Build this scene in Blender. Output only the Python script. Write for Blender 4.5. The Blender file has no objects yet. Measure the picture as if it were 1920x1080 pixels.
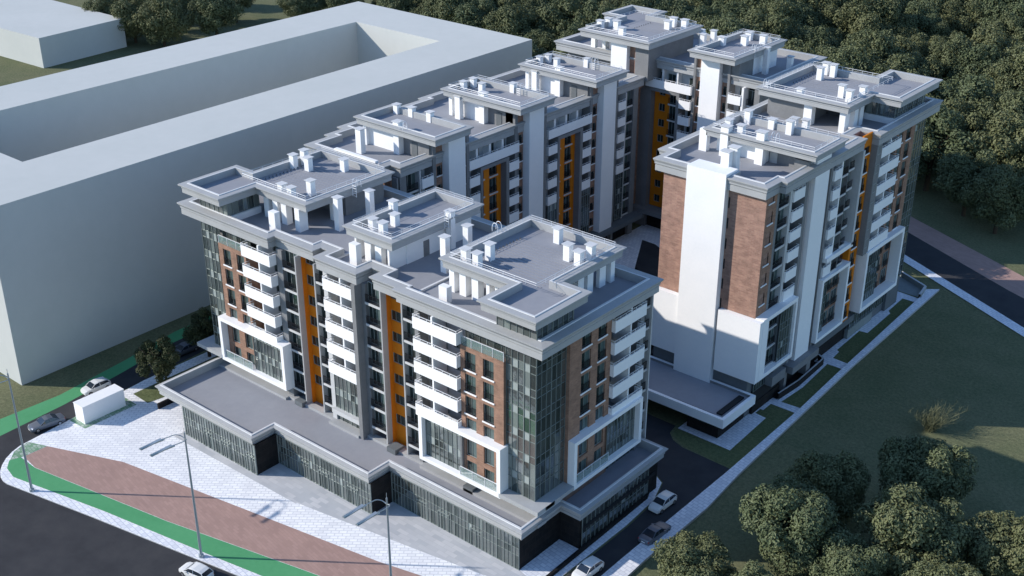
import bpy, math, random
from mathutils import Vector, Matrix
random.seed(11)
SC = bpy.context.scene
COL = SC.collection
R = math.radians

# ---------------------------------------------------------------- camera
cam_d = bpy.data.cameras.new('camera')
cam = bpy.data.objects.new('camera', cam_d)
COL.objects.link(cam)
SC.camera = cam
F_PX, PITCH, ROLL, YAW = 2288.964, 0.45770355, 0.0093984521, 0.684855819
cam_d.sensor_width = 36.0
cam_d.lens = F_PX / 1920 * 36
cam_d.shift_x = -37.266 / 1920
cam_d.shift_y = 10.580 / 1920
cam_d.clip_start = 1.0
cam_d.clip_end = 4000
cp, sp = math.cos(PITCH), math.sin(PITCH)
cr, sr = math.cos(ROLL), math.sin(ROLL)
fw = Vector((0, cp, -sp)); rt = Vector((1, 0, 0)); up = Vector((0, sp, cp))
rt2 = rt * cr + up * sr
up2 = up * cr - rt * sr
DX = Vector((math.cos(YAW), -math.sin(YAW), 0))
DY = Vector((math.sin(YAW), math.cos(YAW), 0))
def to_b(v):
    return Vector((v.dot(DX), v.dot(DY), v.z))
a, b, c = to_b(rt2), to_b(up2), to_b(-fw)
CAM = Vector((71.84, -88.88, 90.0))
cam.matrix_world = Matrix(((a.x, b.x, c.x, CAM.x), (a.y, b.y, c.y, CAM.y), (a.z, b.z, c.z, CAM.z), (0, 0, 0, 1)))

# ---------------------------------------------------------------- light
SUN_AZ, SUN_EL = R(36.5), R(27.5)          # direction the shadows fall, height of the sun
to_sun = Vector((-math.cos(SUN_AZ) * math.cos(SUN_EL), -math.sin(SUN_AZ) * math.cos(SUN_EL), math.sin(SUN_EL)))
sd = bpy.data.lights.new('sun', 'SUN')
sd.energy = 3.75; sd.angle = R(0.5); sd.color = (1.0, 0.93, 0.84)
sun = bpy.data.objects.new('sun', sd); COL.objects.link(sun)
sun.rotation_euler = to_sun.to_track_quat('Z', 'Y').to_euler()
W = bpy.data.worlds.new('World'); SC.world = W; W.use_nodes = True
wn = W.node_tree
bg = wn.nodes['Background']; bg.inputs[1].default_value = 0.15
sky = wn.nodes.new('ShaderNodeTexSky'); sky.sky_type = 'NISHITA'; sky.sun_disc = False
sky.sun_elevation = SUN_EL; sky.sun_rotation = math.atan2(to_sun.x, to_sun.y)
sky.air_density = 1.0; sky.dust_density = 0.1; sky.ozone_density = 4.0
wn.links.new(sky.outputs[0], bg.inputs[0])
SC.view_settings.view_transform = 'Standard'; SC.view_settings.look = 'None'
SC.view_settings.gamma = 1.0; SC.view_settings.exposure = 0.42
SC.render.engine = 'CYCLES'
SC.cycles.max_bounces = 6; SC.cycles.diffuse_bounces = 3; SC.cycles.glossy_bounces = 3

# ---------------------------------------------------------------- materials
def mat(name, col=(.5, .5, .5), rough=.8, metal=0.0, spec=.3):
    m = bpy.data.materials.new(name); m.use_nodes = True
    p = m.node_tree.nodes['Principled BSDF']
    p.inputs['Base Color'].default_value = (*col, 1)
    p.inputs['Roughness'].default_value = rough
    p.inputs['Metallic'].default_value = metal
    p.inputs['Specular IOR Level'].default_value = spec
    return m
def nd(m, t, **kw):
    n = m.node_tree.nodes.new(t)
    for k, v in kw.items():
        setattr(n, k, v)
    return n
def lk(m, a, b):
    m.node_tree.links.new(a, b)
def pos(m, scale=(1, 1, 1)):
    g = nd(m, 'ShaderNodeNewGeometry')
    mp = nd(m, 'ShaderNodeMapping'); mp.inputs['Scale'].default_value = scale
    lk(m, g.outputs['Position'], mp.inputs['Vector'])
    return mp.outputs[0]
def ramp(m, fac, stops, interp='LINEAR'):
    r = nd(m, 'ShaderNodeValToRGB'); r.color_ramp.interpolation = interp
    e = r.color_ramp.elements
    while len(e) < len(stops): e.new(.5)
    for i, (p, c) in enumerate(stops):
        e[i].position = p; e[i].color = (*c, 1)
    lk(m, fac, r.inputs[0])
    return r.outputs[0]
def mixc(m, fac, a, b, mode='MIX'):
    x = nd(m, 'ShaderNodeMix', data_type='RGBA', blend_type=mode)
    if isinstance(fac, float): x.inputs[0].default_value = fac
    else: lk(m, fac, x.inputs[0])
    for i, v in ((6, a), (7, b)):
        if isinstance(v, tuple): x.inputs[i].default_value = (*v, 1)
        else: lk(m, v, x.inputs[i])
    return x.outputs[2]
def base(m, sock):
    lk(m, sock, m.node_tree.nodes['Principled BSDF'].inputs['Base Color'])
def noise(m, vec, scale, detail=4, rough=.6):
    n = nd(m, 'ShaderNodeTexNoise'); n.inputs['Scale'].default_value = scale
    n.inputs['Detail'].default_value = detail; n.inputs['Roughness'].default_value = rough
    lk(m, vec, n.inputs['Vector'])
    return n.outputs['Fac']
def bump(m, h, strength=.3, dist=.05):
    b = nd(m, 'ShaderNodeBump'); b.inputs['Strength'].default_value = strength
    b.inputs['Distance'].default_value = dist
    lk(m, h, b.inputs['Height']); lk(m, b.outputs[0], m.node_tree.nodes['Principled BSDF'].inputs['Normal'])
def stained(name, c0, c1, rough=.85, s1=.35, s2=3.0, spec=.25):
    m = mat(name, c0, rough, 0, spec)
    v = pos(m)
    f1 = noise(m, v, s1, 5); f2 = noise(m, v, s2, 4)
    x = nd(m, 'ShaderNodeMath', operation='MULTIPLY_ADD')
    lk(m, f2, x.inputs[0]); x.inputs[1].default_value = .35
    y = nd(m, 'ShaderNodeMath', operation='MULTIPLY'); lk(m, f1, y.inputs[0]); y.inputs[1].default_value = .65
    lk(m, y.outputs[0], x.inputs[2])
    base(m, ramp(m, x.outputs[0], [(.36, c0), (.62, c1)]))
    return m
def wallvec(m, sx, sz):
    g = nd(m, 'ShaderNodeNewGeometry'); s = nd(m, 'ShaderNodeSeparateXYZ'); lk(m, g.outputs['Position'], s.inputs[0])
    ad = nd(m, 'ShaderNodeMath', operation='ADD'); lk(m, s.outputs[0], ad.inputs[0]); lk(m, s.outputs[1], ad.inputs[1])
    c = nd(m, 'ShaderNodeCombineXYZ'); lk(m, ad.outputs[0], c.inputs[0]); lk(m, s.outputs[2], c.inputs[1])
    mp = nd(m, 'ShaderNodeMapping'); mp.inputs['Scale'].default_value = (sx, sz, 1); lk(m, c.outputs[0], mp.inputs['Vector'])
    return mp.outputs[0]
def brickmat(name, c1, c2, mortar, w=.5, h=.16, ms=.02):
    m = mat(name, c1, .9, 0, .2)
    v = wallvec(m, 1, 1)
    b = nd(m, 'ShaderNodeTexBrick'); lk(m, v, b.inputs['Vector'])
    b.inputs['Scale'].default_value = 1; b.inputs['Brick Width'].default_value = w; b.inputs['Row Height'].default_value = h
    b.inputs['Mortar Size'].default_value = ms
    b.inputs['Color1'].default_value = (*c1, 1); b.inputs['Color2'].default_value = (*c2, 1); b.inputs['Mortar'].default_value = (*mortar, 1)
    n = noise(m, v, .9, 5)
    base(m, mixc(m, 1.0, b.outputs['Color'], ramp(m, n, [(.3, (.72, .72, .72)), (.7, (1.15, 1.12, 1.1))]), 'MULTIPLY'))
    bump(m, b.outputs['Fac'], -.3, .03)
    return m
def paving(name, c1, c2, mortar, w, h, ang=0, bias=0.0, ms=.025):
    m = mat(name, c1, .8, 0, .25)
    v = pos(m)
    mp = nd(m, 'ShaderNodeMapping'); mp.inputs['Rotation'].default_value = (0, 0, ang); lk(m, v, mp.inputs['Vector'])
    nz = nd(m, 'ShaderNodeTexNoise'); nz.inputs['Scale'].default_value = .5; lk(m, v, nz.inputs['Vector'])
    b = nd(m, 'ShaderNodeTexBrick'); lk(m, mp.outputs[0], b.inputs['Vector'])
    b.inputs['Scale'].default_value = 1; b.inputs['Brick Width'].default_value = w; b.inputs['Row Height'].default_value = h
    b.inputs['Mortar Size'].default_value = ms; b.inputs['Mortar Smooth'].default_value = .3; b.inputs['Bias'].default_value = bias
    b.inputs['Color1'].default_value = (*c1, 1); b.inputs['Color2'].default_value = (*c2, 1); b.inputs['Mortar'].default_value = (*mortar, 1)
    n = noise(m, v, .22, 3)
    base(m, mixc(m, 1.0, b.outputs['Color'], ramp(m, n, [(.3, (.93, .93, .94)), (.7, (1.04, 1.04, 1.04))]), 'MULTIPLY'))
    return m

M = {}
M['cornice'] = stained('pale_grey_render', (.355, .365, .37), (.405, .415, .42))
M['wall'] = stained('grey_render', (.19, .195, .20), (.235, .24, .245))
M['darkwall'] = stained('dark_grey_render', (.12, .135, .145), (.15, .165, .175))
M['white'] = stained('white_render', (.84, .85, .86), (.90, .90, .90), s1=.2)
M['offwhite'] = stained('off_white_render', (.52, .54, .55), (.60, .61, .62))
M['deck'] = stained('roof_membrane', (.265, .275, .305), (.305, .315, .345), s1=.12, s2=1.2)
M['lip'] = stained('pale_coping', (.56, .57, .58), (.64, .65, .66))
M['orange'] = stained('orange_panel', (.58, .17, .006), (.66, .21, .012), .6)
M['brick'] = brickmat('red_brick', (.36, .21, .145), (.265, .155, .11), (.33, .23, .18), .5, .16)
M['brickpale'] = brickmat('pale_brick', (.41, .255, .195), (.31, .185, .145), (.36, .25, .205), .75, .22)
M['darktile'] = brickmat('black_stone_tile', (.012, .013, .015), (.022, .02, .02), (.03, .03, .03), 1.2, .8)
M['block'] = stained('plain_pale_render', (.52, .54, .52), (.56, .575, .555), s1=.05, s2=.5)
M['slab'] = stained('pale_slab_edge', (.50, .51, .51), (.58, .58, .58))
M['frame'] = mat('grey_window_frame', (.30, .34, .34), .5, .2)
M['mull'] = mat('pale_mullion', (.23, .265, .255), .45, .3)
M['rail'] = mat('dark_railing', (.012, .012, .016), .5, .2)
M['wrail'] = mat('white_railing', (.75, .77, .80), .4, .1)
M['steel'] = mat('galvanised_steel', (.42, .47, .50), .45, .6)
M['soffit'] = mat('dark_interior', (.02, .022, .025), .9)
M['rubber'] = mat('tyre_rubber', (.02, .02, .02), .9)
M['rim'] = mat('wheel_rim', (.5, .5, .52), .35, .8)
M['carglass'] = mat('car_glass', (.02, .03, .045), .08, .2, .8)
M['lamp'] = mat('headlamp', (.7, .72, .75), .15, .3, .8)
M['tail'] = mat('tail_lamp', (.35, .02, .015), .3)
M['carwhite'] = mat('white_car_paint', (.72, .72, .71), .25, 0, .6)
M['carsilver'] = mat('silver_car_paint', (.14, .155, .19), .35, .4, .5)
M['plate'] = mat('number_plate', (.8, .8, .8), .5)
def glassmat(name, c, rough, wob=.06, metal=.75):
    m = mat(name, c, rough, metal, .8)
    v = wallvec(m, .33, .33)
    n = noise(m, v, 1.0, 3)
    bump(m, n, wob, .6)
    v2 = wallvec(m, 1.0, .34)
    vor = nd(m, 'ShaderNodeTexVoronoi'); vor.inputs['Scale'].default_value = 1.0; lk(m, v2, vor.inputs['Vector'])
    base(m, mixc(m, 1.0, c, ramp(m, vor.outputs['Color'], [(.1, (.85, .86, .85)), (.9, (1.12, 1.12, 1.1))]), 'MULTIPLY'))
    return m
M['glass'] = glassmat('reflective_green_glass', (.25, .275, .27), .09, .07)
M['glass2'] = glassmat('pale_blinds_and_reflections', (.22, .255, .245), .2, .03, .3)  # paler panes: blinds, and reflections put into the colour
M['glass3'] = glassmat('deep_green_glass', (.14, .165, .16), .06)
M['pane'] = glassmat('dark_window_glass', (.06, .085, .085), .07, .03, .6)
M['curtain'] = mat('curtained_glass', (.10, .145, .14), .18, .1, .6)
M['blind'] = mat('white_blind', (.33, .37, .355), .3, 0, .5)
def railglass():
    m = mat('clear_rail_glass', (.30, .42, .40), .05, 0, .6)
    p = m.node_tree.nodes['Principled BSDF']; p.inputs['Alpha'].default_value = .35
    return m
M['railglass'] = railglass()

def grass(name, a, b, d):
    m = mat(name, a, 1.0, 0, .05)
    v = pos(m)
    f = noise(m, v, .12, 6, .7); g = noise(m, v, 2.2, 6, .8); h = noise(m, v, 9., 3, .8)
    c = ramp(m, f, [(.35, a), (.65, b)])
    c = mixc(m, 1.0, c, ramp(m, g, [(.32, (.62, .64, .6)), (.68, (1.35, 1.3, 1.2))]), 'MULTIPLY')
    c = mixc(m, 1.0, c, ramp(m, h, [(.3, (.7, .72, .7)), (.7, (1.3, 1.28, 1.25))]), 'MULTIPLY')
    base(m, c); bump(m, g, .6, .12)
    return m
M['grass'] = grass('meadow_grass', (.125, .145, .088), (.17, .175, .112), None)
M['lawn'] = grass('lawn_grass', (.115, .14, .075), (.145, .165, .09), None)
def asphalt():
    m = mat('asphalt', (.04, .04, .045), .9, 0, .2)
    v = pos(m); f = noise(m, v, .25, 5); g = noise(m, v, 12, 3)
    c = ramp(m, f, [(.35, (.037, .038, .043)), (.5, (.045, .046, .051)), (.65, (.053, .053, .057))])
    base(m, mixc(m, 1.0, c, ramp(m, g, [(.3, (.85, .85, .85)), (.7, (1.15, 1.15, 1.15))]), 'MULTIPLY'))
    return m
M['asphalt'] = asphalt()
M['pave'] = paving('white_dash_paving', (.93, .93, .93), (.80, .805, .82), (.66, .67, .70), .95, .52, R(-39), ms=.07)
M['pave2'] = paving('grey_band_paving', (.56, .56, .57), (.44, .455, .475), (.46, .465, .47), 1.6, .62, 0)
M['pave3'] = paving('bluish_path_paving', (.86, .87, .90), (.70, .72, .77), (.60, .62, .68), .8, .55, R(8), ms=.06)
M['brown'] = paving('brown_brick_path', (.42, .275, .235), (.36, .235, .20), (.35, .23, .20), 1.1, .35, R(10))
M['green'] = stained('green_cycle_lane', (.075, .30, .13), (.095, .34, .155), .8, .15, 2.0)
M['greendot'] = paving('green_grid_paving', (.45, .50, .44), (.14, .28, .16), (.10, .24, .13), .5, .4, R(10))
M['kerb'] = stained('kerb_concrete', (.30, .31, .33), (.36, .37, .38))
M['ramp'] = stained('ramp_concrete', (.20, .23, .23), (.25, .28, .28))
M['bark'] = stained('bark', (.05, .035, .025), (.08, .06, .04))
M['twig'] = stained('dry_twig', (.13, .14, .075), (.17, .175, .10))
def leafmat(name, c0, c1, c2):
    m = mat(name, c0, .6, 0, .25)
    g = nd(m, 'ShaderNodeObjectInfo')
    v = pos(m); f = noise(m, v, .7, 3); h = noise(m, v, 3.2, 2)
    x = nd(m, 'ShaderNodeMath', operation='MULTIPLY_ADD'); lk(m, h, x.inputs[0]); x.inputs[1].default_value = .55
    y = nd(m, 'ShaderNodeMath', operation='MULTIPLY'); lk(m, f, y.inputs[0]); y.inputs[1].default_value = .45; lk(m, y.outputs[0], x.inputs[2])
    c = ramp(m, x.outputs[0], [(.34, c0), (.5, c1), (.66, c2)])
    t = ramp(m, g.outputs['Random'], [(0, (.85, .92, .9)), (1, (1.12, 1.05, .95))])
    base(m, mixc(m, 1.0, c, t, 'MULTIPLY'))
    return m
M['leaf'] = leafmat('tree_leaves', (.060, .080, .040), (.125, .145, .072), (.20, .21, .11))
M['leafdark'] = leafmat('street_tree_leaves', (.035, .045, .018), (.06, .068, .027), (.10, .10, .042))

# ---------------------------------------------------------------- mesh helper
class MB:
    def __init__(s):
        s.v = []; s.f = []; s.m = []; s.mats = []
    def mi(s, m):
        if m not in s.mats: s.mats.append(m)
        return s.mats.index(m)
    def quad(s, pts, m):
        i = len(s.v); s.v += [tuple(p) for p in pts]; s.f.append(tuple(range(i, i + len(pts)))); s.m.append(s.mi(m))
    def box(s, x0, x1, y0, y1, z0, z1, m):
        if x0 > x1: x0, x1 = x1, x0
        if y0 > y1: y0, y1 = y1, y0
        i = len(s.v); k = s.mi(m)
        s.v += [(x0, y0, z0), (x1, y0, z0), (x1, y1, z0), (x0, y1, z0), (x0, y0, z1), (x1, y0, z1), (x1, y1, z1), (x0, y1, z1)]
        for f in ((0, 3, 2, 1), (4, 5, 6, 7), (0, 1, 5, 4), (1, 2, 6, 5), (2, 3, 7, 6), (3, 0, 4, 7)):
            s.f.append(tuple(i + j for j in f)); s.m.append(k)
    def tube(s, a, b, r0, r1, m, n=8, caps=True):
        a = Vector(a); b = Vector(b); d = (b - a).normalized()
        u = d.orthogonal().normalized(); w = d.cross(u)
        i = len(s.v); k = s.mi(m)
        for p, r in ((a, r0), (b, r1)):
            for j in range(n):
                t = 2 * math.pi * j / n
                s.v.append(tuple(p + u * (r * math.cos(t)) + w * (r * math.sin(t))))
        for j in range(n):
            s.f.append((i + j, i + (j + 1) % n, i + n + (j + 1) % n, i + n + j)); s.m.append(k)
        if caps:
            s.f.append(tuple(i + n + j for j in range(n))); s.m.append(k)
            s.f.append(tuple(i + n - 1 - j for j in range(n))); s.m.append(k)
    def mesh(s, name):
        me = bpy.data.meshes.new(name); me.from_pydata(s.v, [], s.f)
        for m in s.mats: me.materials.append(M[m] if isinstance(m, str) else m)
        me.polygons.foreach_set('material_index', s.m); me.update()
        return me
    def obj(s, name, parent=None, loc=(0, 0, 0), rz=0):
        return link(name, s.mesh(name), parent, loc, rz)
def link(name, me, parent=None, loc=(0, 0, 0), rz=0):
    o = bpy.data.objects.new(name, me); COL.objects.link(o)
    o.location = loc; o.rotation_euler = (0, 0, rz); o.parent = parent
    return o
def thing(name, label, cat, loc=(0, 0, 0), rz=0, group=None):
    o = link(name, None, None, loc, rz); tag(o, label, cat, group)
    return o
def tag(o, label, cat, group=None):
    o['label'] = label; o['category'] = cat
    if group: o['group'] = group
    return o
def structure(name, mb):
    o = mb.obj(name); o['kind'] = 'structure'
    return o
def offset(poly, d):
    n = len(poly); out = []
    for i in range(n):
        p0, p1, p2 = poly[i - 1], poly[i], poly[(i + 1) % n]
        a = Vector((p1[0] - p0[0], p1[1] - p0[1])).normalized(); b = Vector((p2[0] - p1[0], p2[1] - p1[1])).normalized()
        na = Vector((a.y, -a.x)); nb = Vector((b.y, -b.x))
        k = d / max(.3, 1 + na.dot(nb))
        out.append((p1[0] + (na.x + nb.x) * k, p1[1] + (na.y + nb.y) * k))
    return out
def ringwall(mb, poly, prof):
    """prof: list of (offset, z, material of the strip that ends here)"""
    last = None
    for (d, z, m) in prof:
        ring = [(x, y, z) for x, y in offset(poly, d)]
        if last:
            for i in range(len(ring)):
                j = (i + 1) % len(ring)
                mb.quad((last[i], last[j], ring[j], ring[i]), m)
        last = ring
    return last
def cap(mb, poly, z, m):
    mb.quad([(x, y, z) for x, y in poly], m)

def cornice(parent, poly, ztop, h=1.7, o1=1.0, o2=1.35, inset=.35, deckdrop=.95, name='cornice', mw='cornice'):
    mb = MB()
    ringwall(mb, poly, [(-.3, ztop - h, mw), (o1, ztop - h, mw), (o1, ztop - .95, mw), (o1 - .06, ztop - .93, mw), (o1 + .08, ztop - .78, mw), (o1 + .08, ztop - .55, mw),
                        (o2, ztop - .2, mw), (o2, ztop - .06, mw), (-inset + .55, ztop + .02, mw), (-inset + .5, ztop + .1, 'lip'), (-inset + .25, ztop + .1, 'lip'),
                        (-inset + .25, ztop - deckdrop, mw)])
    mb.obj(name, parent)
    d = MB(); cap(d, offset(poly, -inset + .25), ztop - deckdrop, 'deck')
    # membrane seams
    d.obj('roof_deck', parent)

# ---------------------------------------------------------------- facade helper
_cache = {}
def window_mesh(w, h, style):
    key = (round(w, 2), round(h, 2), style)
    if key in _cache: return _cache[key]
    mb = MB(); fr = 'frame'; t = .07
    n = max(1, round(w / .75))
    mb.box(0, w, .02, .10, 0, t, fr); mb.box(0, w, .02, .10, h - t, h, fr)
    mb.box(0, t, .02, .10, t, h - t, fr); mb.box(w - t, w, .02, .10, t, h - t, fr)
    for i in range(1, n):
        x = w * i / n; mb.box(x - .03, x + .03, .03, .10, t, h - t, 'mull' if style != 'dark' else 'frame')
    for i in range(n):
        mb.quad(((w * i / n, .08, 0), (w * (i + 1) / n, .08, 0), (w * (i + 1) / n, .08, h), (w * i / n, .08, h)), 'pane' if (i + len(style)) % 3 else 'curtain')
    me = mb.mesh('window'); _cache[key] = me
    return me
def rail_mesh(w, h=1.0):
    key = ('rail', round(w, 2), h)
    if key in _cache: return _cache[key]
    mb = MB()
    mb.box(0, w, -.04, 0, h - .06, h, 'rail'); mb.box(0, w, -.04, 0, 0, .06, 'rail')
    n = max(2, int(w / .16))
    for i in range(n + 1):
        x = w * i / n; mb.box(x - .022, x + .022, -.04, -.01, .06, h - .06, 'rail')
    me = mb.mesh('railing'); _cache[key] = me
    return me
def sill_mesh(w):
    key = ('sill', round(w, 2))
    if key in _cache: return _cache[key]
    mb = MB(); mb.box(-.12, w + .12, -.28, .02, -.16, 0, 'white'); me = mb.mesh('sill'); _cache[key] = me
    return me
def balcony_mesh(w, dep, h, m='white', end0=True, end1=True):
    key = ('balc', round(w, 2), dep, h, m)
    if key in _cache: return _cache[key]
    mb = MB()
    mb.box(0, w, -dep, -dep + .14, 0, h, m)
    mb.box(0, .14, -dep + .14, 0, .002, h, m); mb.box(w - .14, w, -dep + .14, 0, .002, h, m)
    mb.box(.14, w - .14, -dep + .14, 0, .02, .2, 'slab')
    me = mb.mesh('balcony'); _cache[key] = me
    return me
def brail_mesh(w, dep):
    key = ('brail', round(w, 2), dep)
    if key in _cache: return _cache[key]
    mb = MB()
    mb.box(0, w, -dep + .03, -dep + .10, .26, .32, 'wrail')
    for e in (.03, w - .10): mb.box(e, e + .07, -dep + .10, 0, .26, .32, 'wrail')
    n = max(1, round(w / 1.1))
    for i in range(n + 1):
        x = min(max(w * i / n, .05), w - .05); mb.box(x - .035, x + .035, -dep + .035, -dep + .095, 0, .27, 'wrail')
    me = mb.mesh('railing'); _cache[key] = me
    return me

class Facade:
    """u runs along the wall, d outward from its plane."""
    def __init__(s, parent, ox, oy, rz):
        s.p = parent; s.ox = ox; s.oy = oy; s.rz = rz
        s.U = Vector((math.cos(rz), math.sin(rz))); s.N = Vector((math.sin(rz), -math.cos(rz)))
        s.parts = {}; s.many = []
    def P(s, u, d, z=0):
        return (s.ox + s.U.x * u + s.N.x * d, s.oy + s.U.y * u + s.N.y * d, z)
    def box(s, part, u0, u1, d0, d1, z0, z1, m):
        if part in ('wall', 'darkwall'): mb = s.parts.setdefault(part, MB())
        else: mb = s.cur.setdefault(part, MB()) if s.cur is not None else s.new(part)
        p = s.P(u0, d0); q = s.P(u1, d1)
        mb.box(p[0], q[0], p[1], q[1], z0, z1, m)
    cur = None
    def new(s, part):
        mb = MB(); s.many.append((part, mb)); return mb
    def window(s, u, z, w, h, d=0, style='plain', rail=False, sill=False, railw=None):
        o = link('window', window_mesh(w, h, style), s.p, s.P(u, d, z), s.rz)
        if sill: link('sill', sill_mesh(w), o)
        if rail:
            rw = railw or w
            link('railing', rail_mesh(rw), o, ((w - rw) / 2, -.12, 0))
        return o
    def holes(s, part, u0, u1, z0, z1, wins, front, back, m):
        """solid wall strip with rectangular openings, wins = sorted list of (wu0, wu1, [(wz0, wz1)...])"""
        s.cur = {}
        u = u0
        for (a, b, zs) in wins:
            if a > u: s.box(part, u, a, back, front, z0, z1, m)
            z = z0
            for (p, q) in zs:
                if p > z: s.box(part, a, b, back, front, z, p, m)
                z = q
            if z1 > z: s.box(part, a, b, back, front, z, z1, m)
            u = b
        if u1 > u: s.box(part, u, u1, back, front, z0, z1, m)
        for k, mb in s.cur.items(): s.many.append((k, mb))
        s.cur = None
    def curtain(s, u0, u1, z0, z1, d, du=.8, dz=1.46, bands=(), name='curtain_wall', seed=0, thick=.07, pale=.12):
        rnd = random.Random(seed * 7 + int(abs(u0) * 10))
        mb = MB(); nu = max(1, round((u1 - u0) / du))
        rows = [z0]; zz = z0
        while dz < 1.6 and zz < z1 - .4:
            for st in (1.92, 1.0):
                zz += st
                if zz < z1 - .3: rows.append(zz)
        if len(rows) == 1:
            nz = max(1, round((z1 - z0) / dz)); rows = [z0 + (z1 - z0) * j / nz for j in range(nz)]
        rows.append(z1)
        for j in range(len(rows) - 1):
            za = rows[j]; zb = rows[j + 1]; band = zb - za < 1.15 and dz < 1.6
            for i in range(nu):
                ua = u0 + (u1 - u0) * i / nu; ub = u0 + (u1 - u0) * (i + 1) / nu
                r = rnd.random()
                m = 'glass2' if r < pale else ('glass3' if r < pale + .25 else 'glass')
                if band: m = 'blind' if (i % 2 and r < pale * 4.2) else m
                pts = [s.P(ua, d, za), s.P(ub, d, za), s.P(ub, d, zb), s.P(ua, d, zb)]
                mb.quad(pts, m)
        for i in range(nu + 1):
            u = u0 + (u1 - u0) * i / nu; t = thick / 2 * (1.7 if i % 4 == 3 else .75)
            p = s.P(u - t, d - .05); q = s.P(u + t, d + .07); mb.box(p[0], q[0], p[1], q[1], z0, z1, 'mull')
        for z in rows:
            p = s.P(u0, d - .04); q = s.P(u1, d + .05); mb.box(p[0], q[0], p[1], q[1], z - .025, z + .025, 'mull')
        return mb.obj(name, s.p)
    def balcony(s, u0, u1, z, dep=1.1, h=1.5, d=0, m='white'):
        o = link('balcony', balcony_mesh(u1 - u0, dep, h, m), s.p, s.P(u0, d, z), s.rz)
        link('railing', brail_mesh(u1 - u0, dep), o, (0, 0, h))
        return o
    def flush(s):
        for k, mb in s.parts.items():
            mb.obj(k, s.p)
        for k, mb in s.many: mb.obj(k, s.p)
        s.parts = {}; s.many = []

def railing(parent, pts, z, h=.55, step=1.7, close=True):
    mb = MB(); n = len(pts)
    for i in range(n if close else n - 1):
        a = Vector((*pts[i], z)); b = Vector((*pts[(i + 1) % n], z))
        L = (b - a).length; k = max(1, round(L / step))
        for zz, q in ((h, .03), (h * .5, .018)): mb.tube(a + Vector((0, 0, zz)), b + Vector((0, 0, zz)), q, q, 'wrail', 5, False)
        for j in range(k + 1):
            p = a.lerp(b, j / k); mb.tube(p, p + Vector((0, 0, h)), .028, .028, 'wrail', 5, False)
    return mb.obj('roof_railing', parent)
def chimney(parent, x, y, z0, z1, w=.88, l=.8, capped=True):
    mb = MB(); mb.box(-w / 2, w / 2, -l / 2, l / 2, z0, z1, 'white')
    o = mb.obj('chimney', parent, (x, y, 0))
    if capped:
        c = MB(); c.box(-w / 2 - .17, w / 2 + .17, -l / 2 - .17, l / 2 + .17, z1 + .10, z1 + .17, 'lip')
        c.box(-w / 2 + .1, w / 2 - .1, -l / 2 + .1, l / 2 - .1, z1, z1 + .10, 'darkwall')
        c.obj('chimney_cap', o)
    return o
def hoops(parent, x, y, z, ang=0):
    mb = MB()
    for k in (-.35, .35):
        last = None
        for i in range(9):
            t = math.pi * i / 8
            p = Vector((k, -.45 * math.cos(t), .6 + .55 * math.sin(t)))
            if last is not None: mb.tube(last, p, .045, .045, 'wrail', 5, False)
            last = p
        mb.tube((k, -.45, -1.2), (k, -.45, .6), .045, .045, 'wrail', 5, False); mb.tube((k, .45, 0), (k, .45, .6), .045, .045, 'wrail', 5, False)
    for j in range(5): mb.tube((-.35, -.45, -1.1 + .35 * j), (.35, -.45, -1.1 + .35 * j), .03, .03, 'wrail', 5, False)
    mb.obj('roof_ladder', parent, (x, y, z), ang)
def pent_roof(parent, poly, z, h=1.25, rail=True, pergola=None, railpoly=None):
    mb = MB(); mw = 'cornice'
    ringwall(mb, poly, [(-1.5, z - h, mw), (-.35, z - h, mw), (-.35, z - .7, mw), (-.3, z - .6, mw), (-.3, z - .45, mw), (0, z - .22, mw), (0, z - .05, mw), (-.85, z, mw), (-.88, z + .08, 'lip'), (-1.1, z + .08, 'lip'), (-1.1, z - .85, mw)])
    cap(mb, offset(poly, -1.5), z - h, mw)
    mb.obj('penthouse_roof', parent)
    d = MB(); cap(d, offset(poly, -1.1), z - .85, 'deck')
    d.obj('roof_deck', parent)
    if rail:
        railing(parent, offset(railpoly or poly, -.97), z + .08)

def core(parent, poly, z0, z1, m='wall', name='wall'):
    mb = MB(); ringwall(mb, poly, [(0, z0, m), (0, z1, m)]); cap(mb, poly, z1, m)
    mb.obj(name, parent)
FL = 2.92

def finish(root, base):
    root.location = base
    for ch in root.children:
        ch.location = (ch.location.x - base[0], ch.location.y - base[1], ch.location.z - base[2])

def dark_column(f, u0, u1, levels, zt, d=0, h=2.5, m='wall'):
    """loggia column: dark glazing set back, dark railing in front, pale slab edge between storeys"""
    w = u1 - u0
    for z in levels:
        o = f.window(u0, z + .02, w, h, -.55 + d, 'dark')
        link('railing', rail_mesh(w - .1), o, (.05, -.48, .05))
        f.cur = {}
        f.box('slab_edge', u0, u1, -.06 + d, .04 + d, z - .30, z, 'slab')
        f.box('slab_edge', u0, u1, -1.6, -.06 + d, z - .30, z - .02, 'darkwall')
        f.many += list(f.cur.items()); f.cur = None
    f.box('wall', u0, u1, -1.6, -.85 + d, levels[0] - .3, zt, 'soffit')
def orange_column(f, u0, u1, levels, zt, d=-1.45, z0=None, wh=1.4):
    """deep orange recess between two fins: grey outer half of the left fin, orange inner half"""
    zs = []; z0 = levels[0] if z0 is None else z0
    for z in levels: zs.append((z + .9, z + .9 + wh))
    f.holes('orange_wall', u0 + .2, u1 - .2, z0, zt, [(u0 + .25, u0 + 2.5, zs)], d, -1.7, 'orange')
    for z in levels: f.window(u0 + .25, z + .9, 2.25, wh, d - .06, 'framed_')
    f.box('pier', u0, u0 + .2, -.8, .1, z0, zt, 'cornice'); f.box('orange_wall', u0, u0 + .2, -1.7, -.8, z0, zt, 'orange')
    f.box('pier', u1 - .2, u1, -1.6, .1, z0, zt, 'cornice')
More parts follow.
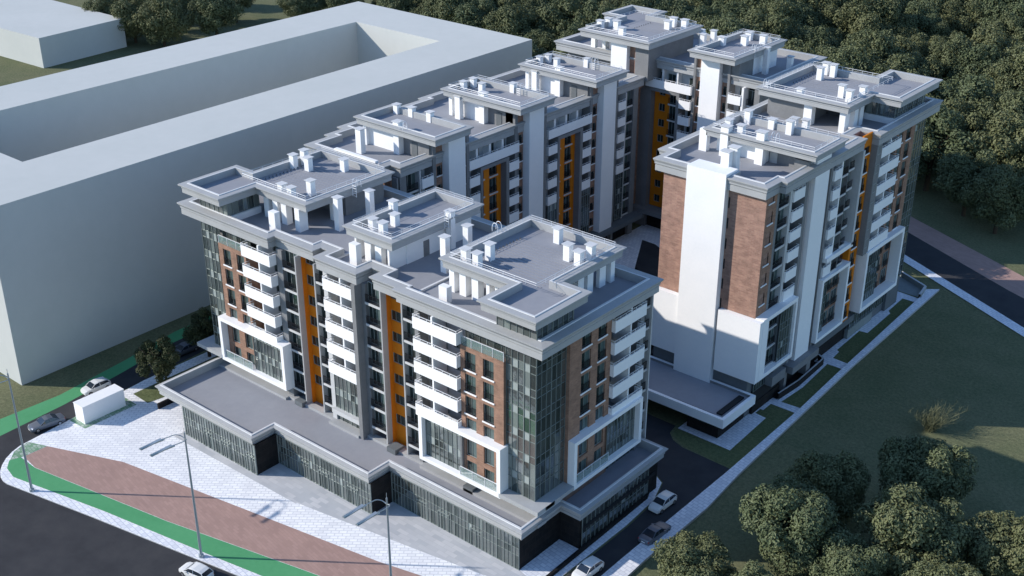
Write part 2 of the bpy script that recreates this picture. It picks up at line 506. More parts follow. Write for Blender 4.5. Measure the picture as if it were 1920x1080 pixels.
def balcony_bay(f, u0, u1, levels, post, zt, d=0, dep=1.0, h=1.5, pier='cornice', back=-1.5, side=None):
    for z in levels:
        f.balcony(u0, u1, z, dep, h, d)
        f.window(u0 + .4, z + .2, (u1 - u0) * .40, 2.2, back + .22, 'dark')
        f.window(u0 + (u1 - u0) * .62, z + .9, (u1 - u0) * .22, 1.4, back + .22, 'plain')
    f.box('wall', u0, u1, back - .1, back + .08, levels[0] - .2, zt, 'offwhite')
    f.box('balcony_post', u0 + post - .12, u0 + post + .12, back, d + dep - .16, levels[0], zt, 'white')
def brick_bay(f, u0, u1, cols, levels, z0, zt, front, m='brick', h=2.3, rail_from=None, part='brick_wall', railbelow=None):
    zs = [(z, z + h) for z in levels]
    f.holes(part, u0, u1, z0, zt, [(a, b, zs) for a, b in cols], front, -1.6, m)
    for a, b in cols:
        for i, z in enumerate(levels):
            r = z > (railbelow or -1)
            f.window(a, z, b - a, h, front - .18, 'plain', rail=r, sill=r, railw=b - a + .12)
def white_frame(f, u0, u1, z0, z1, d0, d1, t=.55, tb=.5, name='white_frame'):
    mb = MB()
    def bx(a, b, p, q):
        P = f.P(a, d0); Q = f.P(b, d1); mb.box(P[0], Q[0], P[1], Q[1], p, q, 'white')
    bx(u0, u0 + t, z0 + tb, z1 - tb); bx(u1 - t, u1, z0 + tb, z1 - tb); bx(u0, u1, z0, z0 + tb); bx(u0, u1, z1 - tb, z1)
    return mb.obj(name, f.p)
def glass_rail(f, u0, u1, z, d, h=1.1):
    mb = MB()
    p = f.P(u0, d); q = f.P(u1, d + .03); mb.box(p[0], q[0], p[1], q[1], z, z + h, 'railglass')
    p = f.P(u0, d - .03); q = f.P(u1, d + .06); mb.box(p[0], q[0], p[1], q[1], z + h, z + h + .06, 'wrail')
    n = max(2, round((u1 - u0) / 1.7))
    for i in range(n + 1):
        u = u0 + (u1 - u0) * i / n; p = f.P(u - .025, d - .04); q = f.P(u + .025, d + .06); mb.box(p[0], q[0], p[1], q[1], z, z + h, 'wrail')
    mb.obj('glass_railing', f.p)
def pent_glassroom(parent, x0, x1, y0, y1, z0, z1, plinth=.9):
    mb = MB(); mb.box(x0 - .35, x1 + .35, y0 - .35, y1, z0, z0 + plinth, 'white'); mb.obj('penthouse_plinth', parent)
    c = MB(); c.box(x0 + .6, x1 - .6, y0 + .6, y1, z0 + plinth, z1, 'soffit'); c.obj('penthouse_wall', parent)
    f = Facade(parent, 0, y0, 0); f.curtain(x0, x1, z0 + plinth, z1, 0, .9, 2.2, seed=3)
    f = Facade(parent, x1, 0, R(90)); f.curtain(y0, y1, z0 + plinth, z1, 0, .9, 2.2, seed=4)
def slabs(parent, lst, z0, z1, name='penthouse_pillar'):
    for (x, y, w, l) in lst:
        mb = MB(); mb.box(-w / 2, w / 2, -l / 2, l / 2, z0, z1, 'white'); mb.obj(name, parent, (x, y, 0))
def wallbox(parent, x0, x1, y0, y1, z0, z1, m, name='penthouse_wall'):
    mb = MB(); mb.box(x0, x1, y0, y1, z0, z1, m); return mb.obj(name, parent)

# ================================================================ FRONT BUILDING
A = thing('apartment_building', 'nearest apartment block with orange strips, white balconies and a low shop podium facing the plaza', 'apartment building', group='blocks of the apartment complex')
ZT = 28.1
core(A, [(-57.6, 2.1), (-2.1, 2.1), (-2.1, 20.3), (-57.6, 20.3)], 0, ZT - 1.6)
cornice(A, [(-60.4, .3), (-44.4, .3), (-44.4, 1.5), (-37.2, 1.5), (-37.2, 2.9), (-33.3, 2.9), (-33.3, .3), (-28.2, .3), (-28.2, 2.9), (-23.9, 2.9), (-23.9, .9), (-19.5, .9), (-19.5, .3), (.3, .3), (.3, 20.3), (-60.4, 20.3)], ZT)
zc = ZT - 1.7
LV = [6.6 + FL * i for i in range(7)]          # storeys above the podium
f = Facade(A, 0, 0, 0)
# right corner glazing
f.curtain(-4.3, 0, 7.3, zc + .1, 0, .86, .97, seed=1, pale=.2)
f.curtain(-16.6, 0, 4.6, 6.9, -.35, .95, 2.3, seed=2)
f.box('wall', -17, .0, -1.6, -.5, 4.6, 7.2, 'darkwall')
# corner slab
f.box('corner_slab', -4.2, 1.6, -1.6, 1.5, 6.75, 7.3, 'cornice')
# right brick + terrace glass above
brick_bay(f, -10.75, -4.3, [(-10.1, -8.45), (-7.35, -5.75)], LV[0:6], 6.6, 24.1, .45, railbelow=14)
f.curtain(-10.75, -4.3, 24.1, zc + .1, -.5, 1.0, 2.4, seed=5); glass_rail(f, -10.7, -4.35, 24.1, .35)
balcony_bay(f, -17.6, -10.75, LV[2:7], 2.9, zc, .0, 1.1)
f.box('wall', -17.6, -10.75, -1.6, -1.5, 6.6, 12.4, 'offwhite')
f.curtain(-16.3, -10.6, 7.1, 12.5, .75, .72, 1.35, seed=6, pale=.2)
f.box('wall', -10.75, -10.45, -1.4, .8, 7.1, 12.5, 'wall')
white_frame(f, -16.9, -4.0, 6.6, 13.25, 0, 1.45)
glass_rail(f, -10.4, -4.6, 7.1, 1.2, 1.1)
f.box('wall', -18.25, -17.65, -1.6, .12, 4.6, zc, 'wall')
# first dark / orange group
dark_column(f, -20.25, -18.25, LV, zc)
orange_column(f, -24.0, -20.25, LV, zc, z0=4.6)
dark_column(f, -26.65, -24.0, LV, zc)
f.box('wall', -27.5, -26.65, -1.6, -.1, 4.6, zc, 'wall')
# centre bay
f.box('pier', -27.95, -27.3, -1.6, 1.0, 4.6, zc, 'wall')
balcony_bay(f, -33.1, -27.95, LV[2:7], 3.0, zc, -.15, 1.1)
f.curtain(-33.1, -27.95, 6.9, 12.2, .1, .74, 1.37, seed=8, pale=.2)
f.box('wall', -33.1, -27.95, -1.6, -.3, 4.6, 12.2, 'wall')
f.box('slab_edge', -33.3, -27.95, -.3, .75, 6.3, 6.9, 'slab'); f.curtain(-33.1, -27.95, 4.6, 6.3, -.1, .85, 1.7, seed=9)
f.box('pier', -33.85, -33.1, -1.6, .15, 4.6, zc, 'slab')
dark_column(f, -35.5, -33.85, LV, zc)
orange_column(f, -39.2, -35.5, LV, zc, z0=4.6)
dark_column(f, -41.75, -39.2, LV, zc)
f.box('pier', -42.8, -41.75, -1.6, .0, 4.6, zc, 'wall')
# left bay
balcony_bay(f, -48.6, -42.9, LV[2:7], 3.3, zc, .0, 1.1)
f.box('wall', -48.6, -42.9, -1.6, -1.5, 6.6, 12.4, 'offwhite')
f.curtain(-48.4, -42.0, 7.1, 12.5, .75, .72, 1.35, seed=11, pale=.25)
brick_bay(f, -54.3, -48.6, [(-53.4, -51.8), (-50.6, -49.0)], LV[0:6], 6.6, 24.1, .45, railbelow=14)
f.curtain(-54.3, -48.6, 24.1, zc + .1, -.5, 1.0, 2.4, seed=12); glass_rail(f, -54.2, -48.7, 24.1, .35)
white_frame(f, -54.9, -41.4, 6.6, 13.25, 0, 1.45); glass_rail(f, -54.3, -48.5, 7.1, 1.2)
f.curtain(-58.2, -54.3, 7.3, zc + .1, 0, .8, .97, seed=13, pale=.3)
f.curtain(-58.0, -42.2, 4.6, 6.9, -.35, .95, 2.3, seed=14)
f.box('corner_slab', -60.5, -54.9, -1.6, 1.5, 6.75, 7.3, 'cornice')
f.box('wall', -58.0, -42, -1.6, -.5, 4.6, 7.2, 'darkwall')
f.flush()
# right side, facing the access road
g = Facade(A, 0, 0, R(90))
g.curtain(0, 5.2, 7.3, zc + .1, 0, .87, .97, seed=21, pale=.03)
brick_bay(g, 5.2, 12.95, [(7.35, 9.1), (10.4, 12.05)], [z + .1 for z in LV[0:7]], 6.6, zc, .55, railbelow=14)
balcony_bay(g, 12.95, 19.2, LV[2:7], 3.4, zc, .0, 1.1)
g.box('wall', 12.95, 19.2, -1.6, -1.5, 6.6, 12.4, 'offwhite')
g.curtain(12.6, 18.6, 7.1, 12.5, .75, .7, 1.35, seed=22, pale=.05)
white_frame(g, 5.25, 18.9, 6.6, 13.1, 0, 1.5); glass_rail(g, 5.8, 12.4, 7.1, 1.2)
g.box('pier', 19.2, 20.0, -1.6, .35, 4.6, zc, 'wall')
dark_column(g, 20.0, 21.6, LV, zc)
g.box('pier', 21.6, 21.8, -1.6, .3, 4.6, zc, 'slab')
g.box('corner_slab', .0, 5.2, -1.6, 1.6, 6.76, 7.29, 'cornice')
g.box('brick_wall', 4.6, 13.2, -1.6, .35, 4.6, 6.6, 'brick')
g.curtain(13.2, 19.2, 4.6, 6.6, .1, .8, 2., seed=23)
g.box('wall', 20.3, 21.8, -1.6, -1.2, 0, zc, 'wall')
g.flush()
# podium
PW = [(-51.7, -10.6), (-36.9, -10.6), (-36.9, -7.0), (-19.7, -7.0), (-19.7, -3.5), (.7, -3.5), (.7, 3.8), (3.6, 3.8), (3.6, 19.8), (-51.7, 19.8)]
mb = MB(); ringwall(mb, PW, [(0, 0, 'darktile'), (0, 4.6, 'darktile')]); mb.obj('podium_wall', A)
cornice(A, [(-56.6, -10.3), (-37.7, -10.3), (-37.7, -6.7), (-20.4, -6.7), (-20.4, -3.2), (.6, -3.2), (.6, 3.9), (3.5, 3.9), (3.5, 20.4), (-56.6, 20.4)], 5.7, 1.3, .35, .7, .3, 1.05, 'podium_cornice')
for (x0, x1, y, s) in ((-51.7, -36.9, -10.6, 31), (-36.9, -19.7, -7.0, 32), (-19.7, .7, -3.5, 33)):
    p = Facade(A, 0, y, 0)
    p.curtain(x0, x1, 0.15, 4.5, .12, .55, 1.45, seed=s, pale=.05, thick=.05)
    p.box('podium_post', x0 - .1, x0 + .1, -.1, .2, 0, 4.5, 'mull')
    for dx in (4.2, 7.8, 13.0):
        u = x0 + dx
        if u + 1.8 < x1:
            fr = MB(); q = p.P(u, .16); fr.box(u, u + 1.8, q[1] - .05, q[1] + .05, 2.5, 2.62, 'mull'); fr.box(u, u + .08, q[1] - .05, q[1] + .05, .05, 2.5, 'mull')
            fr.box(u + 1.72, u + 1.8, q[1] - .05, q[1] + .05, .05, 2.5, 'mull'); fr.box(u + .87, u + .93, q[1] - .05, q[1] + .05, .05, 2.5, 'mull')
            fr.obj('shop_door', A)
    p.flush()
p = Facade(A, 3.6, 0, R(90)); p.curtain(4.2, 9.2, .15, 4.4, .1, .8, 1.4, seed=35, pale=.02); p.curtain(9.6, 17.6, .15, 4.4, .1, .8, 1.4, seed=36, pale=.02)
p.box('podium_band', 4.2, 19, .12, .3, 2.75, 3.2, 'soffit'); p.flush()
for x in (-39.8, -22.4, -9.5):
    mb = MB(); mb.quad([(x - .8, -.9, 5.35), (x + .7, -.9, 5.35), (x + .7, .6, 5.35), (x - .8, .6, 5.35)], 'darkwall')
    mb.quad([(x - .8, -.9, 4.6), (x + .7, -.9, 4.6), (x + .7, -.9, 5.35), (x - .8, -.9, 5.35)], 'darkwall'); mb.quad([(x + .7, -.9, 4.6), (x + .7, .6, 4.6), (x + .7, .6, 5.35), (x + .7, -.9, 5.35)], 'darkwall')
    mb.quad([(x - .8, -.9, 4.6), (x - .8, .6, 4.6), (x - .8, .6, 5.35), (x - .8, -.9, 5.35)], 'darkwall'); mb.obj('roof_vent', A)
mb = MB()
for (x0, x1, y) in ((-57.5, -42.3, -1.0), (-33.6, -28.0, -1.2), (-42.3, -33.6, -.4), (-28, -17.5, -.3), (-17.5, 1.2, -.9)):
    mb.box(x0, x1, y, .6, 4.6, 5.0, 'cornice')
mb.obj('roof_upstand', A)
# roof storeys
dk = ZT - .95; PZ = 31.5
mb = MB()
mb.box(-33.4, -33.1, 1.2, 8.6, dk, dk + .22, 'lip'); mb.obj('roof_seam_coping', A); mb = MB(); mb.box(-19.2, -18.9, 1.2, 9, dk, dk + .22, 'lip'); mb.obj('roof_seam_coping', A)
pent_roof(A, [(-59.7, -1.9), (-51.2, -1.9), (-51.2, 4.1), (-41.3, 4.1), (-41.3, 20.0), (-56.0, 20.0), (-56.0, 7.8), (-59.7, 7.8)], PZ, railpoly=[(-56, 4.1), (-41.3, 4.1), (-41.3, 20), (-56, 20)])
pent_glassroom(A, -58.2, -52.5, .3, 5.5, dk, PZ - 1.2)
wallbox(A, -56, -48, 9.5, 19, dk, PZ - 1.2, 'darkwall'); wallbox(A, -48, -42.6, 12.0, 19, dk, PZ - 1.2, 'wall')
slabs(A, [(-50.2, 5.3, 1.0, .8), (-48.3, 5.3, 1.0, 1.0), (-46.6, 5.3, 1.0, 1.0), (-43.4, 5.0, .9, 1.4), (-43.0, 10.5, .6, 1.4)], dk, PZ - 1.2)
pent_roof(A, [(-33.0, 2.7), (-24.4, 2.7), (-24.4, 19.2), (-33.0, 19.2)], PZ)
wallbox(A, -31.4, -25.6, 6.3, 18, dk, PZ - 1.2, 'white'); wallbox(A, -25.75, -25.55, 9.2, 10.2, dk, dk + 2.1, 'wall', 'roof_door')
slabs(A, [(-31.6, 4.3, .3, 1.6), (-29.8, 4.2, 1.1, .8), (-28.0, 4.2, 1.1, .8), (-25.9, 5.0, .3, 3.0)], dk, PZ - 1.2)
pent_roof(A, [(-17.5, 3.4), (-6.9, 3.4), (-6.9, -1.9), (1.4, -1.9), (1.4, 7.8), (-2.7, 7.8), (-2.7, 20.0), (-17.5, 20.0)], PZ, railpoly=[(-17.5, 3.4), (-2.7, 3.4), (-2.7, 20), (-17.5, 20)])
pent_glassroom(A, -5.7, -.1, .1, 6.4, dk, PZ - 1.2)
wallbox(A, -15.5, -6.6, 8.5, 18.6, dk, PZ - 1.2, 'offwhite')
slabs(A, [(-16.3, 4.9, .8, 1.2), (-14.6, 4.8, 1.0, 1.0), (-12.7, 4.8, 1.0, 1.0), (-10.9, 4.9, .5, .8), (-9.6, 4.9, .5, .8), (-4.3, 10.2, .8, .8), (-4.2, 12.6, .9, 1.1), (-4.2, 14.4, .9, 1.1), (-4.0, 16.8, .5, 1.2), (-4.0, 18.6, .8, .8)], dk, PZ - 1.2)
for (x, y, t) in [(-45.6, 2.4, 29.9), (-30.3, 2.2, 29.9), (-15.1, 1.9, 29.1)]: chimney(A, x, y, dk, t + .1, 1.25, .85, False)
for (x, y, t) in [(-39.8, 8.2, 31.6), (-39.2, 13.2, 31.2), (-20.6, 7.8, 31.7), (-21.6, 12.9, 31.2), (-24.9, 13.4, 32.1)]: chimney(A, x, y, dk, t)
pd = PZ - .85
for (x, y, t) in [(-54.5, 13.5, 32.5), (-54.4, 15.4, 32.7), (-52.1, 14.1, 32.5), (-48.3, 17.2, 32.3), (-47.9, 5.9, 32.1), (-46.2, 6.0, 32.0), (-45.0, 8.3, 32.6),
                  (-10.8, 17.2, 32.5), (-6.8, 14.0, 32.6), (-4.9, 13.6, 32.4), (-4.7, 15.6, 32.6), (-13.8, 8.2, 32.6), (-15.4, 5.8, 32.3), (-13.6, 5.8, 32.3),
                  (-30.6, 5.6, 32.0), (-28.6, 5.4, 32.1), (-29.4, 8.2, 32.1), (-32.1, 10.6, 32.4)]: chimney(A, x, y, pd, t)
hoops(A, -40.9, 12.6, PZ); hoops(A, -24.2, 12.4, PZ); hoops(A, -17.4, 13.6, PZ, R(90))
# low pipes that run over the roof terraces
def pipes(parent, x0, x1, y0, y1, z, n, along='y'):
    mb = MB()
    for i in range(n):
        if along == 'y': y = y0 + (y1 - y0) * i / (n - 1); mb.box(x0, x1, y, y + .07, z + .01, z + .06, 'deck'); mb.box(x0, x0 + .12, y, y + .12, z + .01, z + .2, 'darkwall')
        else: x = x0 + (x1 - x0) * i / (n - 1); mb.box(x, x + .07, y0, y1, z + .01, z + .06, 'deck')
    mb.obj('roof_battens', parent)
pipes(A, -54, -43.5, 8.0, 15.5, pd, 13); pipes(A, -15, -4.5, 6.2, 15, pd, 15)
finish(A, (0, 0, 0))

# ================================================================ LEFT WING
Cb = thing('apartment_building', 'long apartment wing behind the front block, three roof towers in a row', 'apartment building', group='blocks of the apartment complex')
ZT = 29.5; zc = ZT - 1.7; dk = ZT - .95
FX = -46.2
core(Cb, [(-61.6, 25.2), (-47.8, 25.2), (-47.8, 84.3), (-64.4, 84.3), (-64.4, 33), (-61.6, 33)], 0, ZT - 1.5)
cornice(Cb, [(-62.3, 24.4), (-49.0, 24.4), (-49.0, 26.6), (-47.0, 26.6), (-47.0, 85.2), (-64.7, 85.2), (-64.7, 58), (-65.6, 58), (-65.6, 52), (-64.7, 52), (-64.7, 33.2), (-63.4, 33.2), (-63.4, 29.4), (-62.3, 29.4)], ZT)
g = Facade(Cb, FX, 0, R(90))
L = [4.5 + FL * i for i in range(8)]
def wing_tower(f, y, LL, top, big=False):
    """brick strip, white full height panel, brick strip"""
    brick_bay(f, y - 1.6, y - .1, [(y - 1.25, y - .2)], [z + .9 for z in LL], 4.4, zc, .1, h=1.5)
    f.box('white_panel', y, y + 3.6, -1.6, 1.4, 4.2, top, 'white')
    f.box('brick_wall', y - 1.6, y, -1.6, .05, zc, top, 'brick'); f.box('brick_wall', y + 3.6, y + 5.0, -1.6, .05, zc, top, 'brick')
    brick_bay(f, y + 3.7, y + 5.0, [(y + 3.85, y + 4.9)], [z + .9 for z in LL], 4.4, zc, .1, h=1.5)
    f.box('pier', y + 5.0, y + 5.6, -1.6, .35, 0, top, 'wall'); f.box('pier', y - 2.3, y - 1.65, -1.6, .35, 0, top, 'wall')
def wing_bay(f, y, LL, z2, glass_to):
    """a bay of balconies with the tall orange recess in its middle, y = start, 11.6 long"""
    f.balcony(y, y + 11.6, z2, .55, 1.5, 0)
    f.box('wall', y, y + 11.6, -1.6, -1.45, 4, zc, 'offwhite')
    for k in (0.3, 2.9, 6.4, 9.0): f.window(y + k, z2 + .3, 1.3, 2.0, -1.35, 'dark')
    for k in (2.2, 5.2, 8.2): f.box('balcony_post', y + k, y + k + .5, -1.5, -.2, z2, zc, 'white')
    for z in LL:
        if z < z2 - .5 and z > glass_to - .5:
            for (a, b) in ((y, y + 2.3), (y + 9.2, y + 11.6)):
                f.balcony(a, b, z, .55, 1.5, 0); f.window(a + .3, z + .3, b - a - .9, 2.0, -1.35, 'dark')
    for (a, b) in ((y, y + 2.3), (y + 9.2, y + 11.6)):
        f.curtain(a, b, 4.3, glass_to, .5, .6, 1.46, seed=int(y), pale=.04)
    f.box('pier', y + 2.4, y + 2.9, -1.6, .62, 3.5, z2 - .15, 'wall'); f.box('pier', y + 8.4, y + 9.1, -1.6, .62, 3.5, z2 - .15, 'wall')
    f.box('pier', y + 2.9, y + 8.4, -1.3, .62, z2 - .7, z2 - .15, 'wall')
    orl = [z for z in LL if z < z2 - .5]
    f.holes('orange_wall', y + 2.9, y + 8.4, 4.0, z2 - .7, [(y + 3.0, y + 4.3, [(z + .1, z + 2.5) for z in orl]), (y + 5.6, y + 7.4, [(z + .1, z + 2.5) for z in orl])], -.55, -1.55, 'orange')
    for z in orl:
        f.window(y + 3.0, z + .1, 1.3, 2.4, -.7, 'dark', rail=True); f.window(y + 5.6, z + .1, 1.8, 2.4, -.7, 'dark', rail=True)
        f.box('slab_edge', y + 2.95, y + 4.4, -.55, -.35, z - .15, z + .05, 'slab'); f.box('slab_edge', y + 5.5, y + 7.5, -.55, -.35, z - .15, z + .05, 'slab')
ztop = 31.6
for y in (34.4, 53.0, 72.6): wing_tower(g, y, L, ztop)
wing_bay(g, 39.9, L, L[7] - .1, 4.4); wing_bay(g, 59.0, L, L[7] - .1, 13.2)
g.box('pier', 51.5, 51.6, -1.6, .35, 0, zc, 'wall')
# first short bay
g.box('pier', 25.6, 26.9, -1.6, 0, 0, zc, 'wall')
dark_column(g, 26.95, 29.3, L, zc); g.box('pier', 29.3, 29.6, -1.6, .3, 0, zc, 'slab')
for z in L[3:]: g.balcony(29.6, 32.0, z, .55, 1.5, 0); g.window(30.0, z + .3, 1.4, 2.0, -1.35, 'dark')
g.box('wall', 29.6, 32.1, -1.6, -1.45, 4, zc, 'offwhite')
# last bay
for z in L[3:]: g.balcony(78.3, 80.4, z, .55, 1.5, 0); g.window(78.6, z + .3, 1.4, 2.0, -1.35, 'dark')
g.box('wall', 78.2, 80.5, -1.6, -1.45, 4, zc, 'offwhite'); g.curtain(78.3, 80.4, 4.5, L[3], .5, .7, 1.46, seed=77, pale=.04)
g.box('pier', 80.4, 80.7, -1.6, .5, 3.5, zc, 'slab')
dark_column(g, 80.75, 83.2, L, zc); g.box('pier', 83.2, 84.6, -1.6, .2, 0, zc, 'wall')
g.box('canopy', 70.5, 85.0, -1.6, 2.2, 3.4, 4.2, 'darkwall')
g.box('wall', 24.6, 84.6, -1.7, -.4, 0, 3.6, 'darktile')
g.flush()
h = Facade(Cb, 0, 25.2, 0)
h.box('wall', -61.6, -46.2, -.1, .2, 0, zc, 'wall')
h.box('orange_wall', -49.0, -47.2, -.1, .3, 4, zc, 'brick')
h.flush()
pd = 33.0 - .85
for (y0, y1, rl) in ((29.8, 38.0, False), (48.7, 57.7, True), (68.0, 77.3, True)):
    x0, x1 = (-59.9, -43.0)
    pent_roof(Cb, [(x0, y0), (x1, y0), (x1, y1), (x0, y1)], 33.0, 1.2, rl)
    wallbox(Cb, x0 + 1.3, -51.5, y0 + 1.6, y1 - 1.0, dk, 31.8, 'white'); wallbox(Cb, -51.5, -46.3, y0 + 2.0, y1 - 1.0, dk, 31.8, 'wall')
    wallbox(Cb, -49.7, -48.6, y0 + 1.92, y0 + 2.0, dk, dk + 2.2, 'darkwall', 'roof_door')
    slabs(Cb, [(x0 + 1.3, y0 + 1.4, .7, .9)], dk, 31.8)
    chimney(Cb, -52.0, y0 + .9 + .6, dk, 33.4, 1.1, 1.0); chimney(Cb, -56.4, y0 - 2.0 if not rl else y0 + .6, dk, 32.2, 1.1, .9)
for (x, y, t) in [(-57.7, 36.8, 33.5), (-54.9, 37.2, 33.5), (-51.1, 37.2, 33.6), (-58.3, 52.5, 33.5), (-58.3, 54.9, 33.5), (-55.4, 53.7, 33.5), (-51.4, 56.8, 33.6),
                  (-58.7, 72.5, 33.4), (-58.4, 74.5, 33.4), (-55.7, 73.5, 33.4), (-51.4, 76.4, 33.6)]: chimney(Cb, x, y, pd, t)
hoops(Cb, -50.0, 30.4, 33.0, R(180)); hoops(Cb, -49.6, 56.4, 33.0); hoops(Cb, -49.6, 76.2, 33.0)
mb = MB(); mb.box(-58, -49.4, 24.0, 24.6, ZT + .1, ZT + .4, 'white'); mb.obj('roof_upstand', Cb)
finish(Cb, (-55, 25, 0))

# ================================================================ BACK WING
D = thing('apartment_building', 'rear apartment wing across the courtyard with a bright sunlit white panel and orange recess', 'apartment building', group='blocks of the apartment complex')
ZT = 32.3; zc = ZT - 1.7; dk = ZT - .95
core(D, [(-65.0, 88.6), (-49.6, 88.6), (-49.6, 90.6), (-24.6, 90.6), (-24.6, 108), (-65.0, 108)], 0, ZT - 1.5)
cornice(D, [(-65.2, 87.6), (-49.4, 87.6), (-49.4, 89.7), (-24.2, 89.7), (-24.2, 108.2), (-65.2, 108.2)], ZT)
f = Facade(D, 0, 88.9, 0)
L = [4.1 + FL * i for i in range(9)]
f.box('white_panel', -52.9, -49.5, -1.6, 3.4, 3.6, 34.6, 'white')
f.box('brick_wall', -49.5, -48.3, -1.6, 2.4, 3.6, 34.6, 'brick')
for z in L: f.window(-49.3, z + .6, .9, 1.7, 2.4, 'dark')
f.box('brick_wall', -48.3, -47.7, -1.6, 2.6, zc - 4, 34.6, 'brickpale')
f.box('wall', -48.3, -46.0, -1.6, .3, 0, zc, 'wall')
f.box('wall', -60, -52.9, -1.6, 1.2, 0, zc, 'wall')
zz = L[8] - .2
orl = L[:8]
f.holes('orange_wall', -45.9, -42.6, 4.1, zz - .6, [(-45.0, -43.7, [(z + .9, z + 2.3) for z in orl])], -.9, -1.6, 'orange')
for z in orl: f.window(-45.0, z + .9, 1.3, 1.4, -1.0, 'dark')
dark_column(f, -42.5, -40.3, orl, zz - .6)
f.box('pier', -40.3, -39.7, -1.6, .9, 0, zz - .15, 'wall'); f.box('pier', -46.0, -40.3, -1.0, .9, zz - .7, zz - .15, 'wall')
f.balcony(-46.8, -37.3, zz, 1.1, 1.5, 0)
for u in (-46.2, -43.6, -39.2): f.window(u, zz + .3, 1.6, 2.0, -1.35, 'dark')
for u in (-44.2, -41.2): f.box('balcony_post', u, u + .4, -1.4, -.2, zz, zc, 'white')
f.box('wall', -46.8, -30, -1.6, -1.45, 4, zc, 'offwhite')
for z in orl[4:]: f.balcony(-39.6, -37.3, z, 1.1, 1.5, 0); f.window(-39.2, z + .3, 1.4, 2.0, -1.35, 'dark')
f.curtain(-39.6, -37.3, 4.1, orl[4], .8, .7, 1.46, seed=51, pale=.05)
f.box('pier', -37.25, -36.85, -1.6, .6, 0, 34.6, 'wall')
brick_bay(f, -36.8, -35.4, [(-36.6, -35.5)], [z + .9 for z in L], 0, zc, .2, h=1.6)
f.box('brick_wall', -36.8, -35.4, -1.6, .15, zc, 34.6, 'brick'); f.box('brick_wall', -31.6, -30.5, -1.6, .15, zc, 34.6, 'brick')
f.box('white_panel', -35.35, -31.7, -1.6, 1.4, 3.6, 34.6, 'white')
brick_bay(f, -31.6, -30.5, [(-31.45, -30.6)], [z + .9 for z in L], 0, zc, .2, h=1.6)
f.box('pier', -30.45, -30.0, -1.6, .6, 0, 34.6, 'wall')
for z in L[3:]: f.balcony(-29.9, -27.4, z, 1.1, 1.5, 0); f.window(-29.0, z + .3, 1.3, 2.0, -1.35, 'dark')
f.box('wall', -30, -24.4, -1.6, -1.45, 4, zc, 'offwhite')
f.box('balcony_post', -27.35, -26.95, -1.6, .95, 3, zc, 'white')
dark_column(f, -26.9, -24.6, L, zc)
f.box('slab_edge', -48.3, -40.2, -1.6, 1.9, 3.2, 4.0, 'wall'); f.box('wall', -60, -24.4, -1.7, -.5, 0, 3.4, 'darktile')
f.flush()
g = Facade(D, -24.4, 0, R(90)); g.box('wall', 88.9, 108, -1.0, 0, 0, zc, 'wall'); g.flush()
pd = 36 - .85
pent_roof(D, [(-59.5, 84.3), (-44.0, 84.3), (-44.0, 101.6), (-55.0, 101.6), (-55.0, 106.3), (-63.4, 106.3), (-63.4, 96.8), (-59.5, 96.8)], 36.0, 1.3, True, railpoly=[(-59.5, 84.3), (-44, 84.3), (-44, 101.6), (-59.5, 101.6)])
pent_roof(D, [(-36.9, 85.2), (-27.4, 85.2), (-27.4, 102.6), (-36.9, 102.6)], 36.0)
wallbox(D, -54, -45.2, 92.5, 100.4, dk, 34.8, 'wall'); wallbox(D, -48.0, -45.2, 86.0, 92.5, zc - 2, 34.8, 'wall')
slabs(D, [(-58.2, 87.6, .9, .8), (-56.4, 88.6, .8, 1.2), (-54.8, 89, .8, 1.2), (-53.4, 90, .6, 1.0)], dk, 34.8)
slabs(D, [(-43.6, 101.0, .8, .9), (-45, 103, .8, .8), (-57, 99, .8, .8)], dk, 34.8)
wallbox(D, -35.5, -28.6, 93.2, 101.5, dk, 34.8, 'white'); wallbox(D, -35.5, -28.5, 88.6, 93.2, dk, 34.8, 'wall')
for (x, y, t) in [(-58.7, 90.0, 36.5), (-58.6, 92.4, 36.5), (-55.9, 91.2, 36.7), (-52.7, 88.4, 36.5), (-49.0, 97.5, 36.6), (-49.5, 100.0, 36.7), (-47.0, 100.0, 36.7),
                  (-35.7, 94.5, 36.5), (-32.7, 97.0, 36.7), (-33.9, 100.6, 36.5), (-30.7, 100.0, 36.6)]: chimney(D, x, y, pd, t, 1.1, .9)
for (x, y, t) in [(-41.5, 97.7, 35.4), (-41.1, 100.5, 35.6), (-27.4, 95.5, 35.9), (-25.5, 100.7, 33.6)]: chimney(D, x, y, dk, t)
pipes(D, -54, -47, 94, 99, pd, 8); hoops(D, -27.8, 92.0, 36.0)
finish(D, (-45, 90, 0))

# ================================================================ RIGHT BUILDING
B = thing('apartment_building', 'right hand apartment tower with windowless brick end wall, tall blank white panel and entrance canopy', 'apartment building', group='blocks of the apartment complex')
ZT = 34.4; zc = ZT - 1.75; dk = ZT - .95; BX = 3.6; BY = 41.7
core(B, [(-12.0, 43.2), (2.0, 43.2), (2.0, 88.6), (-13.6, 88.6), (-13.6, 46), (-12.0, 46)], 0, ZT - 1.6)
cornice(B, [(-12.2, 42.0), (-7.95, 42.0), (-7.95, 43.6), (-1.75, 43.6), (-1.75, 42.0), (2.8, 42.0), (2.8, 45.5), (3.7, 45.5), (3.7, 66.0), (1.4, 66.0), (1.4, 70.9), (4.5, 70.9), (4.5, 90.4), (-13.8, 90.4), (-13.8, 45.5), (-12.2, 45.5)], ZT, 1.75, .95, 1.2)
f = Facade(B, 0, BY, 0)
f.box('brick_wall', -12.1, -8.0, -1.6, 0, 15.5, zc + .05, 'brickpale')
f.box('brick_wall', -2.0, 3.58, -1.6, 0, 15.5, zc + .05, 'brickpale')
